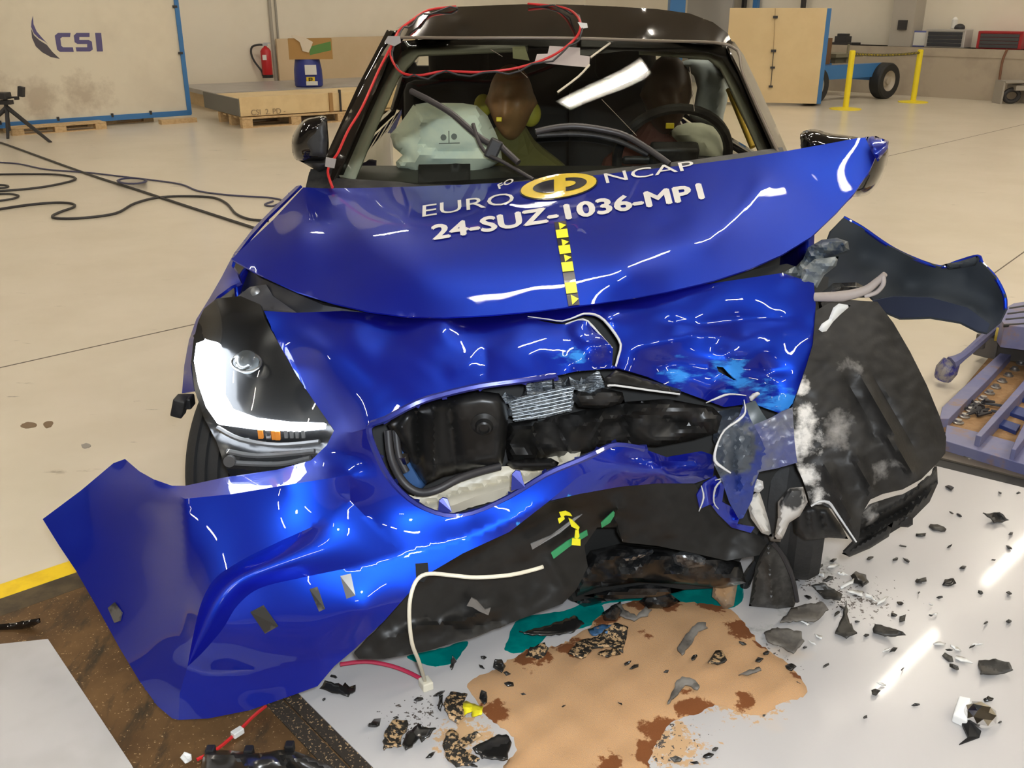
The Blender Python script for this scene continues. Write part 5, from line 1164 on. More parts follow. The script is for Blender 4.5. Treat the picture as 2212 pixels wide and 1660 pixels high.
def crate_text(s, u, v, size, mm):
    cu = bpy.data.curves.new('scribble', 'FONT'); cu.body = s; cu.size = size; cu.extrude = .001
    o = bpy.data.objects.new('scribble', cu); COL.objects.link(o); cu.materials.append(mm)
    x, y, z = _d(u, v); d_ = Vector((x, y, z)); o_ = Vector((0, 0, CAMH)); n_ = -u2; pp = q0 + u2 * .03
    p = o_ + d_ * ((pp - o_).dot(n_) / d_.dot(n_)) + n_ * .006
    o.matrix_world = Matrix.Translation(p) @ Matrix((u1, UP, n_)).transposed().to_4x4()
    me = bpy.data.meshes.new_from_object(o.evaluated_get(bpy.context.evaluated_depsgraph_get())); mw = o.matrix_world.copy(); bpy.data.objects.remove(o)
    me.transform(Matrix.Translation(p) @ Matrix((u1, UP, n_)).transposed().to_4x4())
    return link('scribble', me, None, cr)
crate_text('CSI  2. PD -', 542, 249, .10, mat('pencil', (.30, .22, .13), .8))
gb = rect_at(q2 + u1 * .3 + u2 * -.2 - UP * 0, 5.2, 1.9, .22, .285, 'board_stack', mat('board_grey', (.40, .38, .36), .35, col2=(.35, .33, .31), nscale=2)); tag(gb, 'flat grey boards stacked behind the crate', 'boards')
gb2 = rect_at(q2 + u1 * .4 + u2 * -.15, 5.0, 1.8, .0, .22, 'board_stack', M['ply']); tag(gb2, 'plywood stack under the grey boards behind the crate', 'boards')
# leaning plywood, barrel, box, extinguisher
pwl = at(598, 205, 17.2); 
bm = NB(); box(bm, Vector((pwl.x, 0, 0)) + Vector((0, 18.4, .65)) + BX * 3.0, (6.0, .04, 1.3), B3)
wl = lambda d_: CORNER - BX * d_            # points along the left wall
def on_wall(u, v, off=0.0):                 # where a sight line meets the left wall, off in front of it
    x, y, z = _d(u, v); d_ = Vector((x, y, z)); o_ = Vector((0, 0, CAMH)); n_ = AX
    return o_ + d_ * ((CORNER + AX * off - o_).dot(n_) / d_.dot(n_))
bm.free()
a, b, c2, d2 = on_wall(597, 84, .12), on_wall(838, 88, .12), on_wall(838, 330, .12), on_wall(597, 330, .12)
bm = NB(); prism(bm, [Vector((a.x, a.y, a.z)), Vector((b.x, b.y, a.z)), Vector((b.x, b.y, .0)), Vector((a.x, a.y, .0))], -AX * .04); bmesh.ops.recalc_face_normals(bm, faces=bm.faces)
tag(obj('plywood_sheet', bm, mat('ply_pale', (.64, .50, .32), .55, col2=(.61, .47, .29), nscale=1), None, 0), 'pale plywood sheet leaning on the wall behind the blue barrel', 'plywood')
bc = gz(668, 187, .285)
top = q2.z
bz = .285
BR = empty('barrel', Vector((bc.x, bc.y, bz)), 'blue plastic barrel with white label standing on the grey boards', 'barrel')
m_bl = mat('barrel_blue', (.03, .045, .26), .4)
rb = .5 * (697 - 641) / FPX * bc.y / .98
hb = at(668, 127, bc.y).z - bz
prof = [(rb * .9, 0), (rb, .02), (rb, hb * .16), (rb * 1.01, hb * .2), (rb * .99, hb * .6), (rb * .93, hb * .8), (rb * .86, hb), (rb * .5, hb)]
bm = NB(); lathe(bm, prof, Vector((bc.x, bc.y, bz)), None, 28); obj('body', bm, m_bl, BR)
vdir = Vector((bc.x, bc.y, 0)).normalized(); vx = Vector((vdir.y, -vdir.x, 0)); vm = Matrix((vx, vdir, UP)).transposed()
def barrel_plate(name, u, v, wpx, hpx, m, off):
    s_ = bc.y / FPX; p = at(u, v, bc.y - rb - off); bm = NB(); box(bm, p, (wpx * s_, .006, hpx * s_), vm); return obj(name, bm, m, BR, 0)
barrel_plate('label', 671, 151, 23, 19, M['white_paint'], .004); yl_ = barrel_plate('hazard_label', 671, 172, 17, 10, mat('label_yellow', (.80, .58, .03), .5), .004); barrel_plate('label', 674, 180, 23, 8, M['white_paint'], .008)
bm = NB(); s_ = bc.y / FPX
pp = at(671, 172, bc.y - rb - .012)
for dx, dz, w_, h_ in ((-3, 0, 1.6, 7), (0, 2.8, 6, 1.6), (0, -1, 6, 1.6), (3, 1, 1.6, 4.5)): box(bm, pp + vx * dx * s_ + UP * dz * s_, (w_ * s_, .004, h_ * s_), vm)
obj('letter', bm, M['tape_black'], yl_, 0)
CBx = empty('cardboard_box', Vector((bc.x, bc.y, bz + hb)), 'open brown cardboard box with green print on top of the blue barrel', 'box')
m_card = mat('cardboard', (.42, .24, .08), .8)
bw = 85 * s_; bh = (127 - 86) * s_ * .95
cb0 = Vector((bc.x, bc.y, bz + hb)) + vx * 8 * s_
bm = NB(); th_ = .012
for dx, dy_, sx, sy in ((0, -bw * .28, bw, th_), (0, bw * .28, bw, th_), (-bw / 2, 0, th_, bw * .56), (bw / 2, 0, th_, bw * .56)): box(bm, cb0 + vx * dx + vdir * dy_ + UP * bh / 2, (sx, sy, bh), vm)
box(bm, cb0 + UP * .006, (bw, bw * .56, .012), vm); obj('body', bm, m_card, CBx, 0)
bm = NB(); prism(bm, [cb0 - vdir * (bw * .285) + vx * x_ * s_ + UP * z_ * s_ for x_, z_ in ((-2, 8), (41, 17), (41, 34), (-2, 24))], -vdir * .004); obj('green_print', bm, mat('print_green', (.10, .24, .06), .7), CBx, 0)
bm = NB(); prism(bm, [cb0 - vdir * (bw * .3) + vx * x_ * s_ + UP * z_ * s_ for x_, z_ in ((-20, 33), (-16, 16), (-4, 13), (2, 24), (6, 33), (-12, 43), (-34, 47), (-36, 44))], -vdir * .01); obj('paper_flap', bm, mat('paper', (.68, .60, .48), .7), CBx, 0)
ex = on_wall(579, 168, .2)
se = ex.y / FPX
FE = empty('fire_extinguisher', ex, 'red fire extinguisher with black hose hanging on the wall by the conduit', 'fire extinguisher')
m_red = mat('extinguisher_red', (.50, .015, .02), .35)
rx = 10.5 * se; hx = 52 * se
bm = NB(); lathe(bm, [(rx * .9, 4 * se), (rx, 6 * se), (rx, hx), (rx * .7, hx + 5 * se), (rx * .3, hx + 8 * se), (rx * .3, hx + 10 * se)], ex, None, 20); obj('cylinder', bm, m_red, FE)
bm = NB(); lathe(bm, [(rx * 1.03, 0), (rx * 1.05, 5 * se), (rx, 6 * se)], ex, None, 20); obj('foot', bm, M['black_plastic'], FE)
bm = NB(); box(bm, ex + UP * (hx + 12 * se), (10 * se, 5 * se, 5 * se), vm); box(bm, ex + UP * (hx + 15 * se) + vx * 4 * se, (14 * se, 4 * se, 2 * se), vm); obj('valve', bm, M['steel'], FE, 0)
bm = NB(); tube(bm, [ex + vx * x_ * se + UP * z_ * se for x_, z_ in ((-3, 64), (-14, 64), (-26, 60), (-29, 48), (-24, 32), (-12, 14), (-10, 4))], 2 * se, 8, 4); obj('hose', bm, M['cable'], FE)
bm = NB(); box(bm, ex + vx * -3 * se - vdir * rx + UP * 40 * se, (8 * se, .005, 10 * se), vm); obj('label', bm, M['white_paint'], FE, 0)
bm = NB(); ca, cb_ = on_wall(579, -60, .03), on_wall(599, 197, .03)
cx_ = on_wall(590, 100, .03); cyl(bm, Vector((cx_.x, cx_.y, .0)), Vector((cx_.x, cx_.y, 5)), .03, 8); cyl(bm, Vector((cx_.x, cx_.y, .0)) + BX * .12, Vector((cx_.x, cx_.y, 5)) + BX * .12, .02, 8)
tag(obj('conduit_pipe', bm, mat('conduit_grey', (.36, .33, .28), .5)), 'grey conduit running up the wall beside the fire extinguisher', 'pipe')
# tripod with camera
tb = gz(20, 295)
TP = empty('tripod', tb, 'black camera tripod standing in front of the logo panel', 'tripod')
st_ = tb.y / FPX
hub = at(15, 232, tb.y)
for i, (u, v) in enumerate(((110, 308), (17, 300), (-60, 300), )):
    f_ = gz(u, v); bm = NB(); tube(bm, [hub, hub.lerp(f_, .55), f_], [.028, .024, .018], 8); obj('leg', bm, M['cable'], TP)
bm = NB(); cyl(bm, tb.lerp(hub, .2) , hub + UP * .1, .025, 10); box(bm, hub + UP * .06, (.14, .1, .05)); box(bm, hub + UP * .14, (.09, .12, .05)); obj('column', bm, M['cable'], TP, 0)
bm = NB(); box(bm, at(6, 207, tb.y), (.14, .16, .08)); obj('pan_head', bm, M['cable'], TP, 0, .01)
bm = NB(); box(bm, at(46, 198, tb.y), (.07, .06, .12), Matrix.Rotation(R(12), 3, 'Y')); box(bm, at(36, 212, tb.y), (.05, .04, .04)); cyl(bm, at(8, 211, tb.y), at(40, 210, tb.y), .012, 8); obj('monitor', bm, M['cable'], TP, 0, .006)
# cables on the floor
def floor_cable(px, r, label, m=M['cable'], k=5):
    bm = NB(); tube(bm, [gz(a, b, r) for a, b in px], r, 6, k); return tag(obj('cable', bm, m), label, 'cable')
floor_cable([(-40, 298), (0, 308), (30, 318), (190, 376), (290, 408), (430, 454), (551, 493)], .011, 'straight taut black cable running diagonally from the tripod to the car')
floor_cable([(-20, 350), (40, 354), (100, 366), (190, 373), (260, 381), (320, 388), (390, 398), (430, 413), (500, 422), (580, 427), (610, 434), (590, 445), (572, 442), (590, 435)], .008, 'thin blue grey cable wandering across the floor to a small loop', mat('cable_blue', (.06, .06, .12), .5))
bm = NB(); tube(bm, [gz(285 + 30 * (1 + .06 * math.sin(i * .9)) * math.cos(i * .35), 391 + 6 * math.sin(i * .35), .01 + .0006 * i) for i in range(80)], .008, 6)
tag(obj('cable_coil', bm, mat('cable_blue2', (.06, .06, .12), .5)), 'coil of blue grey cable lying on the pale floor', 'cable')
floor_cable([(-20, 455), (60, 443), (120, 438), (155, 440), (160, 447), (130, 458), (113, 467), (125, 472), (180, 471), (250, 461), (290, 440), (340, 427), (400, 424), (460, 427), (490, 440), (510, 462), (540, 474), (580, 477)], .010, 'black cable curving in a big S towards the car wing')
floor_cable([(-20, 377), (60, 376), (120, 377), (160, 383), (155, 391), (100, 403), (40, 410), (-20, 414)], .010, 'black cable making a long flat loop near the frame edge')
floor_cable([(-20, 420), (20, 419), (40, 423), (25, 430), (-20, 436)], .009, 'short loop of black cable under the long flat loop')
floor_cable([(-20, 399), (10, 400), (18, 403), (8, 406), (-20, 408)], .009, 'smallest loop of black cable inside the long flat loop')

# ------------------------------------------------------------------ background, right
def on_rwall(u, v, off=0.0):
    x, y, z = _d(u, v); d_ = Vector((x, y, z)); o_ = Vector((0, 0, CAMH)); n_ = BX
    return o_ + d_ * ((CORNER - BX * off - o_).dot(n_) / d_.dot(n_))
m_conc = mat('plinth_concrete', (.42, .355, .27), .75, col2=(.36, .30, .23), nscale=1.3)
pa = gz(1700, 190); pw = (pa - CORNER).dot(BX)      # negative: in front of the wall
PD = -pw; pz = .83
bm = NB(); box(bm, CORNER + AX * 13.2 - BX * (PD / 2) + UP * pz / 2, (26, PD, pz), A3); box(bm, CORNER + AX * 13.2 - BX * (PD / 2 - .02) + UP * (pz - .07), (26, PD + .06, .14), A3)
tag(obj('trim_7', bm, m_conc, None, 0), kind='structure')
bm = NB()
for u in (1958,):
    p = on_rwall(u, 60, .2); box(bm, Vector((p.x, p.y, 0)) + UP * 3.6, (.42, .4, 7.2), A3)
tag(obj('trim_8', bm, mat('pillar_grey', (.40, .365, .31), .6), None, 0), kind='structure')
def front_of_plinth(u, v, off=.02): return on_rwall(u, v, PD + off)
def on_ledge(u, v, back=.3):                     # standing on the ledge top
    p = on_rwall(u, v, PD - back); return Vector((p.x, p.y, pz))
bm = NB(); p = on_rwall(1950, 54, .41); box(bm, p, (.16, .06, .16), A3); tag(obj('socket_box', bm, M['cable'], None, 0), 'small black switch box on the grey pillar', 'switch box')
sr = lambda p: p.y / FPX
# toolboxes on the ledge
def toolbox(u0, u1, v0, v1, mf, ms, label, dark):
    c_ = on_ledge((u0 + u1) / 2, v1, .25); s_ = sr(c_); E_ = empty('toolbox', c_, label, 'toolbox'); L_ = (u1 - u0) * s_ * 1.25; H_ = (v1 - v0) * s_
    bm = NB(); box(bm, c_ + UP * H_ / 2, (L_, .32, H_), A3); obj('body', bm, ms, E_, 0, .01)
    for k in range(4):
        bm = NB(); box(bm, c_ + UP * H_ * (.16 + .2 * k) - BX * .165, (L_ * .86, .02, H_ * .18), A3); obj('drawer', bm, mf, E_, 0, .004)
    bm = NB(); box(bm, c_ + UP * H_ * .95 - BX * .165, (L_ * .95, .02, H_ * .1), A3); obj('lid', bm, ms, E_, 0)
toolbox(2014, 2078, 66, 101, mat('drawer_dark', (.035, .038, .045), .4), mat('toolbox_silver', (.52, .50, .47), .35, .3), 'silver toolbox with dark drawers on the concrete ledge', 0)
toolbox(2128, 2198, 70, 104, mat('drawer_grey', (.06, .06, .065), .45), mat('toolbox_red', (.38, .02, .025), .4), 'red toolbox with grey drawers on the concrete ledge', 0)
c_ = on_ledge(1986, 101, .2); s_ = sr(c_); NT = empty('notice_board', c_, 'white notice in a blue frame propped on the ledge', 'notice')
bm = NB(); box(bm, c_ + UP * 15 * s_, (28 * s_ * 1.2, .03, 31 * s_), A3); obj('frame', bm, mat('frame_blue', (.12, .14, .38), .5), NT, 0)
bm = NB(); box(bm, c_ + UP * 15 * s_ - BX * .017, (22 * s_ * 1.2, .01, 25 * s_), A3); obj('sheet', bm, M['white_paint'], NT, 0)
c_ = on_ledge(1820, 94, .2); bm = NB(); box(bm, c_ + UP * .02, (.55, .35, .04), A3); box(bm, c_ + UP * .09, (.24, .2, .12), A3); box(bm, c_ + UP * .17, (.18, .14, .05), A3); tag(obj('equipment_box', bm, M['cable'], None, 0), 'small black device lying on the ledge beyond the blue trolley', 'device')
c_ = on_ledge(2072, 66, .2) ; bm = NB(); c_.z = on_rwall(2072, 60, PD - .25).z; bmesh.ops.create_uvsphere(bm, u_segments=16, v_segments=10, radius=.075, matrix=Matrix.Translation(c_) @ Matrix.Diagonal((1.2, 1, .9, 1))); tag(obj('cap', bm, M['cable']), 'black round cap on top of the silver toolbox', 'cap')
c_ = on_rwall(2062, 50, PD - .3); bm = NB(); lathe(bm, [(.03, -.1), (.05, -.08), (.05, .06), (.02, .1)], c_, None, 14); tag(obj('bottle', bm, M['white_paint']), 'pale bottle standing on the silver toolbox behind the cap', 'bottle')
# flight case
fc0, fc1 = gz(2012, 200), gz(2064, 205); mid_ = (fc0 + fc1) / 2; s_ = sr(mid_)
CS = empty('flight_case', mid_, 'blue flight case with aluminium edges on castors by the ledge', 'flight case')
cw, ch, cd = .62, 58 * s_, .45
cm = Matrix.Rotation(R(-20), 3, 'Z'); cc_ = mid_ + Vector((0.05, .3, .09))
bm = NB(); box(bm, cc_ + UP * ch / 2, (cw * .94, cd * .94, ch * .94), cm); obj('body', bm, mat('case_blue', (.03, .05, .30), .5), CS, 0)
bm = NB()
for dx in (-1, 1):
    for dy_ in (-1, 1): box(bm, cc_ + cm @ Vector((dx * cw / 2, dy_ * cd / 2, ch / 2)), (.045, .045, ch), cm)
    for z in (0, 1): box(bm, cc_ + cm @ Vector((dx * cw / 2, 0, ch * z)), (.045, cd, .045), cm)
for dy_ in (-1, 1):
    for z in (0, 1): box(bm, cc_ + cm @ Vector((0, dy_ * cd / 2, ch * z)), (cw, .045, .045), cm)
box(bm, cc_ + cm @ Vector((0, -cd / 2, ch * .84)), (cw, .02, .03), cm)
obj('edge_trim', bm, mat('alu', (.62, .58, .52), .4, .4), CS, 0)
bm = NB(); box(bm, cc_ + cm @ Vector((0, -cd / 2 + .005, ch * .62)), (.18, .02, .10), cm); obj('label', bm, M['white_paint'], CS, 0)
for dx in (-1, 1):
    for dy_ in (-1, 1):
        bm = NB(); q = cc_ + cm @ Vector((dx * cw * .4, dy_ * cd * .4, -.05)); cyl(bm, q - cm @ Vector((.02, 0, 0)), q + cm @ Vector((.02, 0, 0)), .045, 12); obj('castor', bm, M['cable'], CS)
# posts with chain tape
def post(u, v, top_v, label):
    b = gz(u, v); z = at(u, top_v, b.y).z; E_ = empty('barrier_post', b, label, 'post')
    bm = NB(); lathe(bm, [(.045, 0), (.045, z), (.03, z + .01)], b, None, 16); obj('pole', bm, M['yellow'], E_)
    bm = NB(); lathe(bm, [(.24, 0), (.24, .012), (.06, .03)], b, None, 24); obj('foot', bm, M['yellow'], E_)
    return Vector((b.x, b.y, z))
t1 = post(1826, 236, 110, 'yellow barrier post in front of the blue trolley'); t2 = post(1972, 221, 108, 'yellow barrier post beside the blue flight case')
bm = NB(); N_ = 46
for i in range(N_):
    a_, b_ = i / N_, (i + .55) / N_
    p_, q_ = t1.lerp(t2, a_) - UP * (.04 + .12 * a_ * (1 - a_)), t1.lerp(t2, b_) - UP * (.04 + .12 * b_ * (1 - b_))
    cyl(bm, p_, q_, .022, 6)
ch_ = obj('barrier_chain', bm, M['cable']); tag(ch_, 'black and yellow chain hanging between the two yellow posts', 'chain')
bm = NB(); tube(bm, [t1.lerp(t2, i / 24) - UP * (.04 + .12 * i / 24 * (1 - i / 24)) for i in range(25)], .017, 6); obj('link', bm, M['yellow'], ch_)
# test trolley with wooden front
T0, T1 = gz(1640, 226), gz(1768, 232)
bl = at(1582, 200, 16.4); 
tl, tr_ = at(1577, 17, 16.25), at(1787, 18, 15.9); bb = at(1766, 224, 15.9)
vf = (tr_ - tl); vf.z = 0; wT = vf.length; vf.normalize(); nf = Vector((vf.y, -vf.x, 0)); nf = nf if nf.y < 0 else -nf
TR = empty('test_trolley', Vector((tr_.x, tr_.y + .6, 0)), 'blue test trolley on rubber wheels with a big plywood front wall', 'trolley')
tm = Matrix((vf, -nf, UP)).transposed(); zt_, zb_ = tl.z, bb.z
ctr = (tl + tr_) / 2; ctr.z = (zt_ + zb_) / 2
bm = NB(); box(bm, ctr, (wT, .05, zt_ - zb_), tm); pw_ = obj('plywood_front', bm, mat('trolley_ply', (.70, .54, .30), .5, col2=(.66, .50, .27), nscale=1.2), TR, 0)
bm = NB()
for (u, v, w_, h_) in ((1675, 37, 9, 5), (1671, 110, 10, 5), (1669, 146, 9, 4), (1665, 187, 8, 4)):
    box(bm, at(u, v, ctr.y - .045), (w_ * .008, .02, h_ * .008), tm)
cyl(bm, at(1671, 112, ctr.y - .04), at(1665, 187, ctr.y - .04), .006, 6); obj('bolt_plate', bm, M['cable'], pw_, 0)
bm = NB(); cyl(bm, at(1675, 18, ctr.y - .03), at(1671, 110, ctr.y - .03), .004, 5); obj('panel_joint', bm, mat('joint', (.4, .28, .14), .7), pw_, 0)
bk = -nf
bm = NB()
box(bm, tr_ + bk * .10 + UP * ((zb_ - zt_) / 2) + vf * .03, (.08, .12, zt_ - zb_), tm); box(bm, tl + bk * .10 + UP * ((zb_ - zt_) / 2) + vf * .04, (.08, .12, zt_ - zb_), tm)
f1, f2 = tr_ + bk * .2 - vf * .25, tr_ + bk * 2.3 - vf * .25
rear = gz(1905, 213); front = gz(1752, 230) + bk * .28
ax_dir = (rear - front).normalized()
fmx = Matrix((ax_dir, UP.cross(ax_dir), UP)).transposed(); perp = UP.cross(ax_dir)
for k in (.12, 1.3): box(bm, (front + rear) / 2 + perp * k + UP * .48, ((rear - front).length + .3, .12, .22), fmx)
box(bm, rear + perp * .7 + UP * .38 - ax_dir * .1, (.15, 1.4, .15), fmx); box(bm, front + perp * .7 + UP * .35, (.15, 1.4, .15), fmx)
obj('chassis', bm, M['blue_steel'], TR, 0)
bm = NB(); box(bm, (front + rear) / 2 + perp * .6 - ax_dir * .35 + UP * .80, (.45, .5, .42), fmx); obj('battery_box', bm, mat('box_brown', (.15, .075, .03), .6), TR, 0)
bm = NB(); box(bm, (front + rear) / 2 + perp * .6 + ax_dir * .4 + UP * .72, (.75, .5, .06), fmx); box(bm, (front + rear) / 2 + perp * .5 + ax_dir * .4 + UP * .64, (.5, .1, .1), fmx); cyl(bm, (front + rear) / 2 + perp * .4 + ax_dir * .4 + UP * .6, (front + rear) / 2 + perp * .4 + ax_dir * .4 + UP * .9, .02, 8); obj('equipment_rack', bm, mat('rack_olive', (.19, .17, .11), .5), TR, 0)
for q in (rear, front, rear + perp * 1.5, front + perp * 1.5):
    wmx = Matrix((ax_dir, UP, -perp)).transposed(); c_ = q + UP * .30
    w_ = None
    bm = NB(); lathe(bm, [(.17, -.10), (.28, -.11), (.30, -.08), (.30, .08), (.28, .11), (.17, .10)], c_, wmx, 32, False); w_ = obj('tyre', bm, M['rubber'], TR, 30)
    bm = NB(); lathe(bm, [(.06, .09), (.06, .05), (.10, .04), (.15, .07), (.18, .10), (.18, -.1), (.06, -.06)][::-1], c_, wmx, 28); obj('rim', bm, mat('rim_dull', (.45, .40, .33), .5, .3), w_, 40)
# hose reel at the frame edge, floor valve
hr = gz(2182, 224); HR = empty('hose_reel', hr, 'black hose reel under a grey stand against the concrete ledge', 'hose reel')
s_ = sr(hr)
bm = NB(); tube(bm, [hr + Vector((math.cos(a) * 15 * s_, 0, 16 * s_ + math.sin(a) * 12 * s_)) for a in [2 * math.pi * i / 22 for i in range(23)]], 4.5 * s_, 8, caps=False); obj('hose', bm, M['cable'], HR)
bm = NB(); box(bm, hr + Vector((.12, .05, 32 * s_)), (30 * s_, .3, 10 * s_)); box(bm, hr + Vector((0, .05, 44 * s_)), (50 * s_, .35, 3 * s_)); box(bm, hr + Vector((-.2, .05, 22 * s_)), (.03, .3, 44 * s_)); box(bm, hr + Vector((.25, .05, 22 * s_)), (.03, .3, 44 * s_)); obj('stand', bm, mat('stand_grey', (.36, .33, .28), .5), HR, 0)
bm = NB(); tube(bm, [front_of_plinth(u, v, .05) for u, v in ((2176, 106), (2166, 130), (2160, 165), (2156, 205))], .02, 6, 4); tag(obj('cable', bm, mat('cable_brown', (.20, .09, .05), .6)), 'brown cable hanging down the ledge front beside the hose reel', 'cable')
fv = gz(1970, 203); bm = NB(); s_ = sr(fv)
for u in (1962, 1982): cyl(bm, gz(u, 203), gz(u, 203) + UP * .16, .04, 8)
cyl(bm, gz(1955, 203) + UP * .06, gz(1995, 203) + UP * .06, .035, 8); tag(obj('floor_valve', bm, M['steel']), 'grey pipe valve on the floor behind the yellow posts', 'valve')
# blue column in the far corner
bm = NB(); p = CORNER - BX * .9 + AX * .9
pc = at(1462, 5, 20.0); box(bm, Vector((pc.x, 20.0, 3.5)), (.30, .30, 7.0)); tag(obj('trim_9', bm, M['blue_steel'], None, 0), kind='structure')
bm = NB(); q = at(1535, 0, 21); box(bm, Vector((q.x, 21, 3)), (1.1, .05, 6), A3); 
tag(obj('trim_10', bm, mat('gate_grey', (.36, .35, .33), .5), None, 0), kind='structure')
for u, mm, wd in ((1608, M['cable'], .06), (1634, M['blue_steel'], .1), (1736, M['cable'], .06)):
    q = on_rwall(u, 5, .12); bm = NB(); box(bm, Vector((q.x, q.y, 3.5)), (wd, .1, 7), A3); tag(obj('trim_11', bm, mm, None, 0), kind='structure')
# --- blue rig on the floor at the right
m_rig = mat('rig_blue', (.14, .145, .29), .5, .1, col2=(.19, .19, .31), nscale=4)
add_layer(m_rig, (.28, .17, .09), 7, .56, .7, 6., seed=3)
m_rust = mat('rig_rust', (.26, .14, .055), .8, col2=(.34, .20, .09), nscale=12, bump=.4)
m_deep = mat('rig_deep_blue', (.02, .04, .17), .5)
rg = gz(2150, 900); RG = empty('tow_carriage', rg, 'rusty blue steel carriage with a row of bolts lying by the board edge', 'carriage')
def rslab(name, px, z, h, m, parent=None):
    bm = NB(); prism(bm, [gz(a, b, z) for a, b in px], (0, 0, -h)); return obj(name, bm, m, parent or RG, 0, .002)
rslab('base', [(2035, 950), (2045, 880), (2190, 708), (2300, 640), (2420, 900), (2300, 1040)], .035, .035, m_rust)
rslab('edge_bar', [(2030, 905), (2035, 880), (2120, 800), (2180, 745), (2195, 755), (2140, 815), (2050, 905)], .07, .06, m_rig)
rslab('front_bar', [(2045, 918), (2090, 928), (2130, 938), (2300, 985), (2300, 1030), (2200, 1000), (2040, 952)], .05, .045, m_rig)
rslab('inner_bar', [(2108, 940), (2120, 944), (2215, 840), (2290, 760), (2270, 755), (2200, 835)], .09, .07, m_rig)
rslab('side_rib', [(2185, 970), (2192, 955), (2212, 915), (2240, 870), (2250, 880), (2215, 945), (2195, 972)], .09, .07, m_rig)
for q in ([(2152, 900), (2205, 918), (2195, 932), (2146, 912)], [(2178, 872), (2228, 886), (2222, 905), (2168, 886)], [(2205, 845), (2240, 852), (2240, 872), (2196, 858)]):
    rslab('pocket', q, .05, .04, m_deep)
for i in range(11):
    t = i / 10; a_ = 2070 + (2205 - 2070) * t; b_ = 914 - (914 - 787) * t
    p = gz(a_, b_, .036); bm = NB(); lathe(bm, [(.020, 0), (.020, .004), (.013, .006), (.012, .014)], p, None, 14); obj('bolt', bm, M['steel'], RG)
bm = NB(); rnd = random.Random(4)
for i in range(14):
    p = gz(2115 + rnd.uniform(-18, 28), 880 + rnd.uniform(-16, 16), .045); tube(bm, [p, p + Vector((rnd.uniform(-.04, .04), rnd.uniform(-.03, .03), rnd.uniform(-.005, .02))), p + Vector((rnd.uniform(-.07, .07), rnd.uniform(-.04, .04), 0))], .006, 5)
tag(obj('rag', bm, M['cable'], None), 'crumpled black scrap on the rusty deck of the blue carriage', 'scrap')
# upper slotted head of the rig
def rpl(name, px, Y, m, th_=.02, parent=None):
    bm = NB(); prism(bm, [at(a, b, Y) for a, b in px], (0, th_, 0)); return obj(name, bm, m, parent or RG, 0, .003)
hd_ = rslab('slotted_head', [(2162, 690), (2172, 665), (2190, 655), (2300, 640), (2320, 720), (2170, 702)], .26, .1, m_rig)
for k in range(4):
    rslab('slot', [(2180 - k * 4, 664 + k * 12), (2260, 652 + k * 14), (2260, 655 + k * 14), (2180 - k * 4, 667 + k * 12)], .262, .01, M['dark'], hd_)
rslab('roller_housing', [(2155, 700), (2300, 700), (2300, 750), (2160, 730)], .14, .1, mat('rig_dark', (.05, .04, .03), .5))
bm = NB(); cyl(bm, gz(2150, 722, .17), gz(2260, 738, .17), .03, 12); obj('roller', bm, mat('roller_yellow', (.5, .36, .03), .5), RG)
bm = NB(); tube(bm, [gz(2160, 700, .16), gz(2120, 735, .15), gz(2080, 770, .13), gz(2055, 785, .11)], [.022, .02, .018, .03], 8, 3); obj('lever', bm, m_rig, RG)
bm = NB(); tube(bm, [gz(2056, 780, .11), gz(2045, 800, .07), gz(2036, 818, .03)], [.035, .045, .035], 10, 3); obj('lever_foot', bm, mat('lever_foot', (.05, .05, .24), .5, col2=(.3, .27, .25), nscale=20), RG)
bm = NB(); box(bm, gz(2140, 745, .08), (.1, .1, .1), Matrix.Rotation(.7, 3, 'Z')); lathe(bm, [(.02, 0), (.02, .03)], gz(2116, 752, .1), None, 12); obj('hinge_block', bm, mat('hinge_grey', (.12, .105, .09), .5), RG, 0, .004)
